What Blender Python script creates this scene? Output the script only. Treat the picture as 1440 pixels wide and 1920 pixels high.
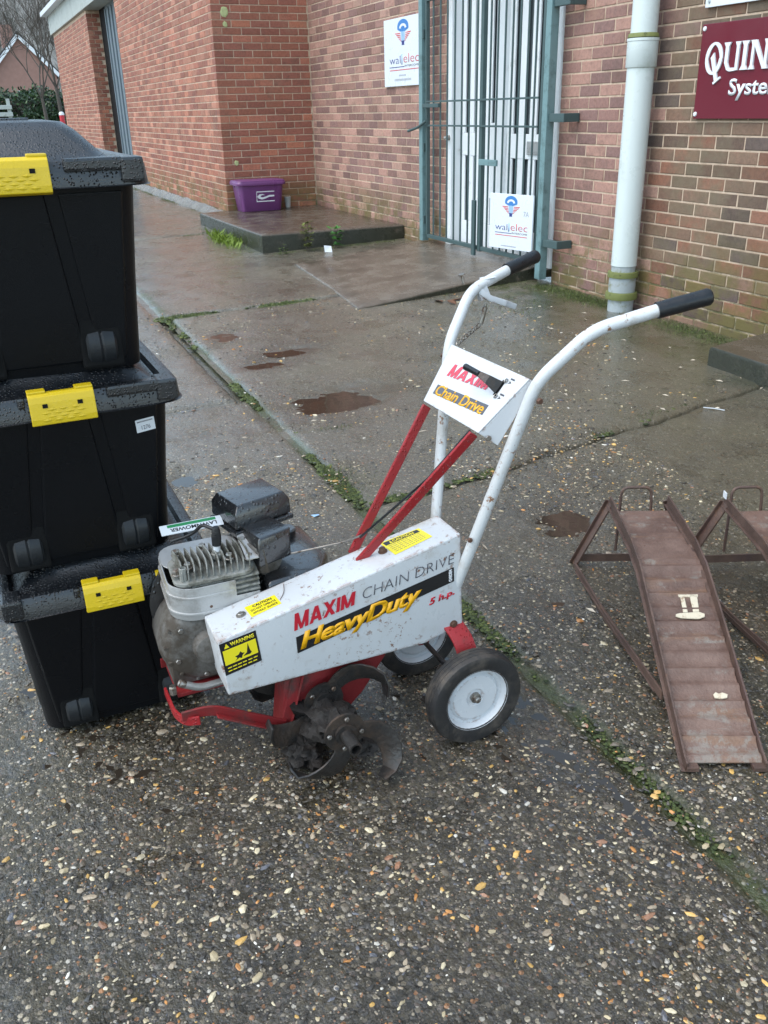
# Wet yard with a garden tiller, stacked storage boxes and car ramps beside brick buildings.
# World frame: X runs along the brick walls, Y points into them, Z up; metres.
import bpy, bmesh, math, random
import numpy as np
from mathutils import Vector, Matrix, noise

for o in list(bpy.data.objects):
    bpy.data.objects.remove(o, do_unlink=True)
scene = bpy.context.scene
C = scene.collection
RND = random.Random(11)

# ------------------------------------------------------------------ camera
cam_d = bpy.data.cameras.new('camera')
cam = bpy.data.objects.new('camera', cam_d)
C.objects.link(cam)
CAM_P = Vector((0.0, 0.0, 1.4))
CAM_F = Vector((-0.83505369, 0.36505164, -0.4116098))
CAM_R = Vector((0.40948262, 0.91205631, -0.02184671))
CAM_U = Vector((-0.36743613, 0.18679024, 0.91109829))
cam.matrix_world = Matrix(((CAM_R.x, CAM_U.x, -CAM_F.x, CAM_P.x),
                           (CAM_R.y, CAM_U.y, -CAM_F.y, CAM_P.y),
                           (CAM_R.z, CAM_U.z, -CAM_F.z, CAM_P.z),
                           (0, 0, 0, 1)))
cam_d.sensor_fit = 'VERTICAL'
cam_d.sensor_height = 36.0
cam_d.sensor_width = 27.0
cam_d.lens = 31.335
cam_d.clip_start = 0.05
cam_d.clip_end = 2000
scene.camera = cam
scene.render.resolution_x = 768
scene.render.resolution_y = 1024

# ------------------------------------------------------------------ overcast sky and soft sun
SUN_EL, SUN_AZ = math.radians(60), math.radians(272)      # azimuth of the direction towards the sun, from +X
w = bpy.data.worlds.new('World')
scene.world = w
w.use_nodes = True
nt = w.node_tree
nt.nodes.clear()
out = nt.nodes.new('ShaderNodeOutputWorld')
bg = nt.nodes.new('ShaderNodeBackground')
sky = nt.nodes.new('ShaderNodeTexSky')
sky.sky_type = 'NISHITA'
sky.sun_disc = False
sky.sun_elevation = SUN_EL
sky.sun_rotation = math.pi/2 - SUN_AZ
sky.air_density = 1.0
sky.dust_density = 1.0
sky.ozone_density = 1.0
hs = nt.nodes.new('ShaderNodeHueSaturation')              # cloud cover takes most of the blue out
hs.inputs['Hue'].default_value = 0.478
hs.inputs['Saturation'].default_value = 0.75
nt.links.new(sky.outputs[0], hs.inputs['Color'])
nt.links.new(hs.outputs[0], bg.inputs[0])
nt.links.new(bg.outputs[0], out.inputs[0])
bg.inputs[1].default_value = 0.15
sun_d = bpy.data.lights.new('sun', 'SUN')
sun_d.energy = 0.75
sun_d.angle = math.radians(60)
sun_d.color = (1.0, 0.95, 0.88)
sun = bpy.data.objects.new('sun', sun_d)
C.objects.link(sun)
sdir = Vector((math.cos(SUN_EL)*math.cos(SUN_AZ), math.cos(SUN_EL)*math.sin(SUN_AZ), math.sin(SUN_EL)))
sun.rotation_euler = sdir.to_track_quat('Z', 'Y').to_euler()
sun.location = sdir*30
vs = scene.view_settings
vs.view_transform = 'Standard'
vs.look = 'None'
vs.gamma = 1.0
vs.use_curve_mapping = False
vs.exposure = 1.46
scene.render.engine = 'CYCLES'

# ------------------------------------------------------------------ helpers: objects
LOC = {}

def finish(o, parent=None, loc=(0, 0, 0)):
    C.objects.link(o)
    if parent is not None:
        o.parent = parent
    LOC[o.name] = Vector(loc)
    return o

def thing(name, label, cat, loc, group=None):
    o = bpy.data.objects.new(name, None)
    o.empty_display_size = 0.1
    o.location = loc
    finish(o, None, loc)
    o['label'] = label
    o['category'] = cat
    if group:
        o['group'] = group
    return o

def tag(o, label=None, cat=None, group=None, kind=None):
    if label: o['label'] = label
    if cat: o['category'] = cat
    if group: o['group'] = group
    if kind: o['kind'] = kind
    return o

def copy_tree(o, parent=None):
    c = o.copy()
    C.objects.link(c)
    if parent is not None:
        c.parent = parent
    LOC[c.name] = LOC[o.name]
    for ch in list(o.children):
        copy_tree(ch, c)
    return c

def fillet(path, rad, n=5):
    P = [Vector(p) for p in path]
    out = [P[0]]
    for i in range(1, len(P)-1):
        a, b, c = P[i-1], P[i], P[i+1]
        d1, d2 = (a-b), (c-b)
        r = min(rad, d1.length*.45, d2.length*.45)
        s, e = b+d1.normalized()*r, b+d2.normalized()*r
        for k in range(n+1):
            t = k/n
            out.append(s*(1-t)**2 + b*2*t*(1-t) + e*t*t)
    out.append(P[-1])
    return out

def rrect(x0, x1, y0, y1, r, n=4):
    pts = []
    for cx, cy, a0 in ((x1-r, y1-r, 0), (x0+r, y1-r, 90), (x0+r, y0+r, 180), (x1-r, y0+r, 270)):
        for k in range(n+1):
            a = math.radians(a0+90*k/n)
            pts.append((cx+r*math.cos(a), cy+r*math.sin(a)))
    return pts

class MB:
    """collects shapes in world coordinates; build() links them as one mesh object"""
    def __init__(s):
        s.v = []; s.f = []; s.c = None
    def add(s, vs, fs):
        o = len(s.v)
        s.v += [tuple(p) for p in vs]
        s.f += [tuple(i+o for i in f) for f in fs]
        return s
    def box(s, x0, x1, y0, y1, z0, z1):
        return s.add([(x0,y0,z0),(x1,y0,z0),(x1,y1,z0),(x0,y1,z0),(x0,y0,z1),(x1,y0,z1),(x1,y1,z1),(x0,y1,z1)],
                     [(0,3,2,1),(4,5,6,7),(0,1,5,4),(1,2,6,5),(2,3,7,6),(3,0,4,7)])
    def obox(s, c, ax, ay, az, sx, sy, sz):
        c = Vector(c); ax = Vector(ax).normalized()*sx/2; ay = Vector(ay).normalized()*sy/2; az = Vector(az).normalized()*sz/2
        vs = [c+ax*i+ay*j+az*k for k in (-1,1) for i, j in ((-1,-1),(1,-1),(1,1),(-1,1))]
        return s.add(vs, [(0,3,2,1),(4,5,6,7),(0,1,5,4),(1,2,6,5),(2,3,7,6),(3,0,4,7)])
    def prism(s, poly, fn, a0, a1):
        """poly: 2D outline (anticlockwise), fn(u,v,w) -> xyz; extruded over w from a0 to a1"""
        n = len(poly)
        vs = [fn(u, v, a0) for u, v in poly] + [fn(u, v, a1) for u, v in poly]
        fs = [tuple(range(n-1, -1, -1)), tuple(range(n, 2*n))]
        fs += [(i, (i+1) % n, n+(i+1) % n, n+i) for i in range(n)]
        return s.add(vs, fs)
    def loft(s, rings, cap0=True, cap1=True):
        n = len(rings[0]); o = []
        for r in rings: o += [tuple(p) for p in r]
        fs = []
        for k in range(len(rings)-1):
            for i in range(n):
                fs.append((k*n+i, k*n+(i+1) % n, (k+1)*n+(i+1) % n, (k+1)*n+i))
        if cap0: fs.append(tuple(range(n-1, -1, -1)))
        if cap1: fs.append(tuple(range((len(rings)-1)*n, len(rings)*n)))
        return s.add(o, fs)
    def tube(s, path, r, seg=10, cap=True, closed=False):
        P = [Vector(p) for p in path]
        m = len(P)
        rr = r if isinstance(r, (list, tuple)) else [r]*m
        t0 = (P[1]-P[0]).normalized()
        up = Vector((0, 0, 1)) if abs(t0.z) < .9 else Vector((1, 0, 0))
        nrm = (up - t0*up.dot(t0)).normalized()
        rings = []
        for i in range(m):
            if closed: t = (P[(i+1) % m]-P[i-1]).normalized()
            elif i == 0: t = t0
            elif i == m-1: t = (P[i]-P[i-1]).normalized()
            else: t = ((P[i+1]-P[i]).normalized()+(P[i]-P[i-1]).normalized()).normalized()
            nrm = (nrm - t*nrm.dot(t)).normalized()
            b = t.cross(nrm)
            rings.append([P[i]+(nrm*math.cos(a)+b*math.sin(a))*rr[i] for a in [2*math.pi*k/seg for k in range(seg)]])
        if closed: rings.append(rings[0])
        return s.loft(rings, cap and not closed, cap and not closed)
    def sweep(s, path, side, w, t):
        """rectangular bar along path; side(i) or vector gives the width direction"""
        P = [Vector(p) for p in path]; m = len(P); rings = []
        ww = w if isinstance(w, (list, tuple)) else [w]*m
        for i in range(m):
            if i == 0: d = P[1]-P[0]
            elif i == m-1: d = P[i]-P[i-1]
            else: d = (P[i+1]-P[i]).normalized()+(P[i]-P[i-1]).normalized()
            d.normalize()
            sd = Vector(side[i] if isinstance(side, list) else side)
            sd = (sd-d*sd.dot(d)).normalized()
            th = d.cross(sd)
            a, b = sd*ww[i]/2, th*t/2
            rings.append([P[i]-a-b, P[i]+a-b, P[i]+a+b, P[i]-a+b])
        return s.loft(rings)
    def lathe(s, prof, c, axis, seg=24, cap=True):
        """prof: (radius, height) pairs along axis"""
        c = Vector(c); ax = Vector(axis).normalized()
        u = ax.orthogonal().normalized(); v = ax.cross(u)
        rings = []
        for r, h in prof:
            rings.append([c+ax*h+(u*math.cos(2*math.pi*k/seg)+v*math.sin(2*math.pi*k/seg))*max(r, 1e-5) for k in range(seg)])
        return s.loft(rings, cap, cap)
    def quad(s, a, b, c, d):
        return s.add([a, b, c, d], [(0, 1, 2, 3)])
    def mesh(s, name, mat, off=(0, 0, 0), bevel=0, seg=2, smooth=False, recalc=True):
        off = Vector(off)
        me = bpy.data.meshes.new(name)
        me.from_pydata([Vector(p)-off for p in s.v], [], s.f)
        if recalc or bevel:
            bm = bmesh.new(); bm.from_mesh(me)
            if recalc: bmesh.ops.recalc_face_normals(bm, faces=bm.faces)
            if bevel:
                ed = [e for e in bm.edges if len(e.link_faces) == 2 and e.calc_face_angle(0) > .5]
                bmesh.ops.bevel(bm, geom=ed, offset=bevel, segments=seg, affect='EDGES', profile=.6, clamp_overlap=True)
            bm.to_mesh(me); bm.free()
        if s.c is not None:
            at = me.color_attributes.new('tint', 'FLOAT_COLOR', 'POINT')
            at.data.foreach_set('color', np.array(s.c, dtype=np.float32).ravel())
        if mat: me.materials.append(mat)
        if smooth:
            for p in me.polygons: p.use_smooth = True
            try: me.set_sharp_from_angle(angle=math.radians(smooth if smooth > 1 else 40))
            except Exception: pass
        return me
    def build(s, name, mat, parent=None, **k):
        off = LOC[parent.name] if parent is not None else Vector((0, 0, 0))
        o = bpy.data.objects.new(name, s.mesh(name, mat, off, **k))
        return finish(o, parent, off)

def tri_stuff(name, V, F, cols, mat, parent=None, smooth=False):
    """big vertex/face arrays -> one object"""
    me = bpy.data.meshes.new(name)
    me.from_pydata(V.tolist() if hasattr(V, 'tolist') else V, [], F.tolist() if hasattr(F, 'tolist') else F)
    if cols is not None:
        at = me.color_attributes.new('tint', 'FLOAT_COLOR', 'POINT')
        at.data.foreach_set('color', np.asarray(cols, dtype=np.float32).ravel())
    me.materials.append(mat)
    if smooth:
        me.polygons.foreach_set('use_smooth', [True]*len(me.polygons))
    o = bpy.data.objects.new(name, me)
    finish(o, parent, (0, 0, 0))
    if parent is not None:
        o.location = -LOC[parent.name]
    return o

# ------------------------------------------------------------------ helpers: materials
class NT:
    def __init__(s, name):
        s.m = bpy.data.materials.new(name); s.m.use_nodes = True
        s.t = s.m.node_tree; s.t.nodes.clear()
        s.out = s.n('ShaderNodeOutputMaterial'); s.b = s.n('ShaderNodeBsdfPrincipled')
        s.l(s.b.outputs[0], s.out.inputs[0])
        s._pos = None
    def n(s, t, **k):
        x = s.t.nodes.new(t)
        for a, v in k.items(): setattr(x, a, v)
        return x
    def l(s, a, b): s.t.links.new(a, b)
    def pos(s):
        if s._pos is None: s._pos = s.n('ShaderNodeNewGeometry').outputs['Position']
        return s._pos
    def obj(s): return s.n('ShaderNodeTexCoord').outputs['Object']
    def noise(s, sc, det=4, rough=.55, vec=None, dist=0):
        x = s.n('ShaderNodeTexNoise'); x.inputs['Scale'].default_value = sc; x.inputs['Detail'].default_value = det
        x.inputs['Roughness'].default_value = rough; x.inputs['Distortion'].default_value = dist
        s.l(vec if vec is not None else s.pos(), x.inputs['Vector']); return x.outputs['Fac']
    def voro(s, sc, feat='F1', vec=None, rnd=1):
        x = s.n('ShaderNodeTexVoronoi', feature=feat); x.inputs['Scale'].default_value = sc
        x.inputs['Randomness'].default_value = rnd
        s.l(vec if vec is not None else s.pos(), x.inputs['Vector']); return x
    def ramp(s, fac, stops, interp='LINEAR'):
        x = s.n('ShaderNodeValToRGB'); e = x.color_ramp.elements; x.color_ramp.interpolation = interp
        while len(e) < len(stops): e.new(.5)
        for i, (p, c) in enumerate(stops):
            e[i].position = p; e[i].color = c if len(c) == 4 else (*c, 1)
        s.l(fac, x.inputs[0]); return x.outputs[0]
    def mix(s, fac, a, b, mode='MIX'):
        x = s.n('ShaderNodeMix', data_type='RGBA', blend_type=mode)
        for i, v in ((0, fac), (6, a), (7, b)):
            if hasattr(v, 'is_linked') or hasattr(v, 'links'): s.l(v, x.inputs[i])
            elif i == 0: x.inputs[0].default_value = v
            else: x.inputs[i].default_value = (*v, 1) if len(v) == 3 else v
        return x.outputs[2]
    def math(s, op, a, b=0.0, c=None, clamp=False):
        x = s.n('ShaderNodeMath', operation=op, use_clamp=clamp)
        for i, v in enumerate((a, b) if c is None else (a, b, c)):
            if hasattr(v, 'links'): s.l(v, x.inputs[i])
            else: x.inputs[i].default_value = v
        return x.outputs[0]
    def step(s, v, lo, hi):
        x = s.n('ShaderNodeMapRange', interpolation_type='SMOOTHSTEP', clamp=True)
        s.l(v, x.inputs[0]); x.inputs[1].default_value = lo; x.inputs[2].default_value = hi
        x.inputs[3].default_value = 0; x.inputs[4].default_value = 1
        return x.outputs[0]
    def rng(s, v, lo, hi, a, b):
        x = s.n('ShaderNodeMapRange', clamp=True); s.l(v, x.inputs[0])
        for i, k in enumerate((lo, hi, a, b)): x.inputs[i+1].default_value = k
        return x.outputs[0]
    def sep(s, v=None):
        x = s.n('ShaderNodeSeparateXYZ'); s.l(v if v is not None else s.pos(), x.inputs[0]); return x.outputs
    def attr(s, nm='tint'):
        return s.n('ShaderNodeAttribute', attribute_name=nm).outputs['Color']
    def bump(s, h, dist=.01, st=1.0, nrm=None):
        x = s.n('ShaderNodeBump'); x.inputs['Strength'].default_value = st; x.inputs['Distance'].default_value = dist
        s.l(h, x.inputs['Height'])
        if nrm is not None: s.l(nrm, x.inputs['Normal'])
        return x.outputs[0]
    def set(s, **k):
        mp = dict(col='Base Color', rough='Roughness', metal='Metallic', nrm='Normal', spec='Specular IOR Level',
                  coat='Coat Weight', crough='Coat Roughness', cnrm='Coat Normal', trans='Transmission Weight', ior='IOR', alpha='Alpha', sheen='Sheen Weight')
        for a, v in k.items():
            i = s.b.inputs[mp[a]]
            if hasattr(v, 'links'): s.l(v, i)
            elif a == 'col': i.default_value = (*v, 1)
            else: i.default_value = v
        return s.m

def M_basic(name, col, rough=.5, metal=0, var=.18, sc=9, bump=.0006, bsc=220, dirt=None, dsc=14, dth=(.55, .75), spec=.5, edge=None, drops=0, rvar=.12, tint=False, coat=0, specks=None):
    """painted / plastic / metal surface with colour drift, grime, worn edges and rain drops"""
    n = NT(name); p = n.obj()
    a = tuple(x*(1-var) for x in col); b = tuple(min(1, x*(1+var)) for x in col)
    c = n.mix(n.noise(sc, 5, .6, p), a, b)
    if tint: c = n.mix(1.0, c, n.attr(), 'MULTIPLY')
    r = n.rng(n.noise(sc*1.7, 4, .6, p), .3, .7, max(.02, rough-rvar), min(1, rough+rvar))
    if dirt:
        k = n.step(n.noise(dsc, 7, .68, p), *dth)
        c = n.mix(k, c, dirt); r = n.math('ADD', r, n.math('MULTIPLY', k, .2), clamp=True)
    if specks:
        k = n.math('MULTIPLY', n.step(n.noise(specks[1], 5, .75, p), *specks[2]), n.step(n.noise(specks[1]*.14, 4, .6, p), .44, .60))
        c = n.mix(k, c, specks[0])
    if edge:
        bv = n.n('ShaderNodeBevel', samples=4); bv.inputs[0].default_value = edge[1]
        g = n.n('ShaderNodeNewGeometry')
        dt = n.n('ShaderNodeVectorMath', operation='DOT_PRODUCT'); n.l(bv.outputs[0], dt.inputs[0]); n.l(g.outputs['Normal'], dt.inputs[1])
        k = n.math('MULTIPLY', n.step(dt.outputs['Value'], .985, .86), n.step(n.noise(38, 6, .7, p), *edge[2]))
        c = n.mix(k, c, edge[0])
    h = n.noise(bsc, 3, .6, p)
    nb = n.bump(h, bump)
    if drops:
        v = n.voro(drops, vec=p); d = n.math('MULTIPLY', n.step(v.outputs['Distance'], .38, .05), n.step(n.noise(drops*.23, 3, .5, p), .36, .50))
        nb = n.bump(d, .0022, 1, nb)
        r = n.math('MULTIPLY', r, n.math('SUBTRACT', 1.0, n.math('MULTIPLY', d, .85)))
    return n.set(col=c, rough=r, metal=metal, nrm=nb, spec=spec, coat=coat, crough=.10)
# ------------------------------------------------------------------ materials of the place
def M_ground():
    n = NT('wet_concrete'); s = n.sep(); x, y, z = s[0], s[1], s[2]
    warp = n.n('ShaderNodeVectorMath', operation='MULTIPLY'); n.l(n.pos(), warp.inputs[0]); warp.inputs[1].default_value = (1, 1, .0)
    p = warp.outputs[0]
    big = n.noise(.9, 5, .6, p); mid = n.noise(4.5, 6, .65, p); fine = n.noise(60, 5, .7, p); vf = n.noise(260, 3, .7, p)
    base = n.ramp(fine, [(.3, (.010, .008, .004)), (.5, (.044, .035, .019)), (.72, (.150, .125, .080))])
    # two sizes of embedded aggregate
    v1 = n.voro(88, vec=p); sc1 = n.n('ShaderNodeSeparateColor'); n.l(v1.outputs['Color'], sc1.inputs[0])
    st1 = n.ramp(sc1.outputs[0], [(0, (.055, .050, .045)), (.3, (.11, .095, .075)), (.5, (.20, .165, .115)), (.66, (.16, .125, .10)), (.78, (.45, .38, .27)), (.88, (.36, .17, .07)), (.94, (.55, .50, .42))], 'CONSTANT')
    k1 = n.math('MULTIPLY', n.step(v1.outputs['Distance'], .50, .40), n.math('GREATER_THAN', sc1.outputs[1], .42))
    v2 = n.voro(190, vec=p); sc2 = n.n('ShaderNodeSeparateColor'); n.l(v2.outputs['Color'], sc2.inputs[0])
    st2 = n.ramp(sc2.outputs[0], [(0, (.05, .046, .04)), (.4, (.15, .125, .095)), (.65, (.10, .09, .08)), (.8, (.48, .42, .32)), (.93, (.32, .15, .07))], 'CONSTANT')
    k2 = n.math('MULTIPLY', n.step(v2.outputs['Distance'], .48, .38), n.math('GREATER_THAN', sc2.outputs[1], .45))
    # laitance skin over the aggregate: smoother, paler away from the worn foreground, with sky sheen painted into the tone
    worn = n.step(n.math('ADD', n.math('ADD', x, n.math('MULTIPLY', mid, 2.2)), n.math('MULTIPLY', big, 1.6)), -2.0, .6)
    k1 = n.math('MULTIPLY', k1, n.rng(worn, 0, 1, .92, 1)); k2 = n.math('MULTIPLY', k2, n.rng(worn, 0, 1, .95, 1))
    c = n.mix(k2, base, st2); c = n.mix(k1, c, st1)
    c = n.mix(n.math('MULTIPLY', n.math('SUBTRACT', 1.0, worn), .40), c, n.ramp(mid, [(.3, (.165, .150, .108)), (.55, (.315, .295, .230)), (.75, (.44, .422, .345))]))  # far tone raised to stand in for sky sheen
    # silt and damp staining
    silt = n.step(n.noise(1.6, 6, .68, p, .6), .52, .70)
    c = n.mix(n.math('MULTIPLY', silt, .30), c, (.085, .066, .045))
    # algae towards the wall foot and in damp bands
    wallk = n.step(y, 2.75, 3.75)
    pipek = n.math('MULTIPLY', wallk, n.step(x, -6.4, -5.6))
    alg = n.math('MULTIPLY', n.step(n.math('ADD', n.noise(5, 6, .7, p), n.math('MULTIPLY', pipek, .20)), .60, .74), n.math('MAXIMUM', n.math('MULTIPLY', wallk, .9), .12))
    c = n.mix(alg, c, n.mix(n.noise(30, 4, .6, p), (.028, .040, .010), (.075, .090, .018)))
    jn = n.math('ABSOLUTE', n.math('SUBTRACT', n.math('ADD', y, n.math('MULTIPLY', n.noise(7, 4, .6, p), .03)), 1.178))
    jk = n.math('MULTIPLY', n.step(jn, .050, .006), n.step(n.noise(3.1, 5, .7, p), .36, .52))
    c = n.mix(n.math('MULTIPLY', jk, .9), c, n.mix(n.noise(70, 4, .6, p), (.035, .050, .014), (.090, .110, .035)))
    ol = n.math('MULTIPLY', n.step(n.math('ADD', y, n.math('MULTIPLY', mid, 1.2)), 1.7, 3.3), n.step(n.math('ADD', x, n.math('MULTIPLY', big, 1.5)), -5.6, -3.6))
    c = n.mix(n.math('MULTIPLY', ol, .62), c, n.mix(mid, (.070, .062, .034), (.150, .135, .085)))
    dmp = n.n('ShaderNodeSeparateColor'); n.l(n.attr('tint'), dmp.inputs[0]); dmp = dmp.outputs[0]
    c = n.mix(n.math('MULTIPLY', dmp, .62), c, (.060, .046, .030))
    # darker when soaked
    wet = n.step(n.math('ADD', n.math('MULTIPLY', big, .55), n.math('MULTIPLY', mid, .55)), .44, .62)
    c = n.mix(n.math('MULTIPLY', wet, .42), c, n.mix(1.0, c, (.45, .43, .40), 'MULTIPLY'))
    r = n.rng(n.math('ADD', n.math('MULTIPLY', fine, .6), n.math('MULTIPLY', mid, .5)), .40, .72, .12, .48)
    r = n.math('ADD', r, n.math('MULTIPLY', n.math('SUBTRACT', 1.0, wet), .10))
    r = n.math('MULTIPLY', r, n.math('SUBTRACT', 1.0, n.math('MULTIPLY', dmp, .6)))
    h = n.math('ADD', n.math('MULTIPLY', n.math('SUBTRACT', .5, v1.outputs['Distance']), k1), n.math('MULTIPLY', fine, .9))
    h = n.math('ADD', h, n.math('MULTIPLY', n.math('SUBTRACT', .5, v2.outputs['Distance']), n.math('MULTIPLY', k2, .6)))
    h = n.math('ADD', h, n.math('MULTIPLY', vf, .45)); h = n.math('ADD', h, n.math('MULTIPLY', n.noise(24, 4, .6, p), 1.3))
    film = n.math('MULTIPLY', n.step(n.math('ADD', n.noise(3.2, 6, .7, p), n.math('MULTIPLY', fine, .12)), .585, .645), n.rng(worn, 0, 1, .55, 1))
    r = n.math('MULTIPLY', r, n.math('SUBTRACT', 1.0, n.math('MULTIPLY', film, .78)))
    h = n.math('MULTIPLY', h, n.math('SUBTRACT', 1.0, n.math('MULTIPLY', film, .80)))
    c = n.mix(n.math('MULTIPLY', film, .5), c, n.mix(1.0, c, (.40, .38, .36), 'MULTIPLY'))
    nb = n.bump(h, .0060, 1.0)
    hc = n.math('ADD', n.noise(42, 4, .6, p), n.math('MULTIPLY', n.noise(120, 3, .6, p), .6))
    cn = n.bump(n.math('MULTIPLY', hc, n.rng(worn, 0, 1, .55, 1.15)), .0062, 1.0)
    cw = n.math('MULTIPLY', n.rng(n.math('ADD', n.math('MULTIPLY', wet, .5), n.math('MULTIPLY', mid, .6)), .30, .75, .30, 1.0), n.rng(worn, 0, 1, 1.0, .75))
    return n.set(col=c, rough=r, nrm=nb, spec=.35, coat=cw, crough=n.rng(mid, .35, .65, .04, .15), cnrm=cn)

def M_smooth_concrete(name, dark=1.0):
    n = NT(name); s = n.sep()
    mid = n.noise(5, 6, .65); fine = n.noise(70, 5, .7)
    c = n.ramp(mid, [(.3, (.060*dark, .048*dark, .036*dark)), (.55, (.095*dark, .078*dark, .060*dark)), (.75, (.13*dark, .112*dark, .09*dark))])
    c = n.mix(n.math('MULTIPLY', n.step(fine, .45, .7), .35), c, (.055, .046, .036))
    g = n.n('ShaderNodeNewGeometry'); nz = n.sep(g.outputs['Normal'])[2]
    side = n.math('MULTIPLY', n.step(nz, .6, .2), n.step(n.noise(7, 6, .7), .28, .46))
    c = n.mix(n.math('MULTIPLY', side, .95), c, n.mix(n.noise(40, 4), (.012, .013, .009), (.034, .038, .022)))
    r = n.rng(n.math('ADD', mid, n.math('MULTIPLY', fine, .3)), .45, .85, .07, .40)
    return n.set(col=c, rough=r, nrm=n.bump(n.math('ADD', n.noise(90, 4, .7), n.math('MULTIPLY', n.noise(14, 4), .7)), .0035), spec=.5)

def M_brick(name):
    n = NT(name); s = n.sep(); x, y, z = s[0], s[1], s[2]
    t = n.attr()
    c = n.mix(1.0, t, n.ramp(n.noise(42, 6, .7), [(.25, (.66, .64, .62)), (.5, (1, 1, 1)), (.78, (1.28, 1.25, 1.2))]), 'MULTIPLY')
    c = n.mix(n.math('MULTIPLY', n.step(n.noise(130, 4, .7), .60, .74), .4), c, (.05, .035, .03))
    # lime bloom drifting across the faces
    ef = n.step(n.noise(1.9, 7, .70, dist=.5), .55, .72)
    c = n.mix(n.math('MULTIPLY', ef, .38), c, (.34, .235, .16))
    dk = n.math('MULTIPLY', n.step(n.noise(2.6, 7, .72, dist=.8), .50, .68), n.step(n.noise(11, 5, .7), .35, .6))
    c = n.mix(n.math('MULTIPLY', dk, .45), c, (.095, .066, .052))
    # green at the wall foot
    foot = n.math('MULTIPLY', n.step(z, .78, .36), n.step(n.noise(4.2, 6, .7), .40, .60))
    c = n.mix(n.math('MULTIPLY', foot, .8), c, (.135, .115, .035))
    # grey-green splash staining right of the downpipe
    px = n.math('MULTIPLY', n.step(x, -4.85, -4.55), n.step(x, -3.75, -4.25))
    pk = n.math('MULTIPLY', n.math('MULTIPLY', px, n.step(n.noise(3.5, 6, .7), .38, .58)), n.step(z, .34, .62))
    c = n.mix(n.math('MULTIPLY', pk, .62), c, (.170, .140, .088))
    r = n.rng(n.noise(25, 4), .3, .7, .48, .82)
    return n.set(col=c, rough=r, nrm=n.bump(n.math('ADD', n.noise(160, 4, .7), n.math('MULTIPLY', n.noise(30, 4, .7), 1.2)), .0030), spec=.35)

def M_mortar():
    n = NT('mortar'); z = n.sep()[2]
    c = n.ramp(n.noise(16, 6, .7), [(.25, (.33, .235, .165)), (.5, (.53, .40, .29)), (.75, (.63, .50, .38))])
    c = n.mix(n.math('MULTIPLY', n.step(z, .72, .32), n.step(n.noise(5, 6, .7), .38, .58)), c, (.12, .115, .05))
    return n.set(col=c, rough=.85, nrm=n.bump(n.noise(230, 4, .7), .003))

def M_puddle():
    n = NT('puddle_water')
    c = n.mix(n.noise(7, 4), (.018, .014, .010), (.040, .030, .021))
    return n.set(col=c, rough=.035, spec=.6, nrm=n.bump(n.noise(9, 2), .0006))

def M_tint(name, rough=.6, spec=.4, var=.25, sc=60, bump=.001):
    n = NT(name)
    c = n.mix(1.0, n.attr(), n.ramp(n.noise(sc, 4, .65), [(.25, (1-var,)*3), (.75, (1+var,)*3)]), 'MULTIPLY')
    return n.set(col=c, rough=rough, spec=spec, nrm=n.bump(n.noise(sc*5, 3), bump))

def M_leaf(name, col, rough=.45):
    n = NT(name)
    c = n.mix(1.0, n.attr(), col, 'MULTIPLY')
    n.set(col=c, rough=rough, spec=.4)
    return n.m

def M_rust():
    n = NT('rusty_steel'); p = n.obj()
    c = n.ramp(n.noise(9, 8, .72, p), [(.22, (.045, .027, .021)), (.45, (.085, .050, .038)), (.62, (.130, .078, .058)), (.80, (.165, .11, .085))])
    c = n.mix(n.math('MULTIPLY', n.step(n.noise(24, 7, .75, p), .56, .70), .65), c, (.235, .115, .05))
    c = n.mix(n.math('MULTIPLY', n.step(n.noise(3.4, 6, .65, p), .55, .70), .55), c, (.060, .034, .040))
    r = n.rng(n.noise(18, 5, .6, p), .3, .7, .30, .66)
    return n.set(col=c, rough=r, spec=.5, nrm=n.bump(n.math('ADD', n.noise(110, 5, .75, p), n.math('MULTIPLY', n.noise(22, 4, .6, p), .8)), .0028))

def M_ramp_plate():
    n = NT('rusty_plate_with_old_paint'); p = n.obj()
    c = n.ramp(n.noise(7, 8, .72, p), [(.22, (.058, .034, .026)), (.42, (.120, .068, .050)), (.60, (.185, .115, .088)), (.78, (.27, .190, .150))])
    st = n.n('ShaderNodeVectorMath', operation='MULTIPLY'); n.l(p, st.inputs[0]); st.inputs[1].default_value = (26, 3.2, 3)
    c = n.mix(n.math('MULTIPLY', n.step(n.noise(1.0, 5, .65, st.outputs[0]), .52, .66), .5), c, (.22, .120, .065))
    mot = n.math('MULTIPLY', n.step(n.noise(12, 6, .74, p), .52, .60), n.step(n.noise(1.0, 4, .6, st.outputs[0]), .46, .56))
    c = n.mix(n.math('MULTIPLY', mot, .50), c, (.25, .245, .215))
    r = n.rng(n.noise(15, 5, .6, p), .3, .7, .26, .55)
    return n.set(col=c, rough=r, spec=.5, nrm=n.bump(n.math('ADD', n.noise(120, 5, .75, p), n.math('MULTIPLY', n.noise(20, 4, .6, p), .8)), .0026))

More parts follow.
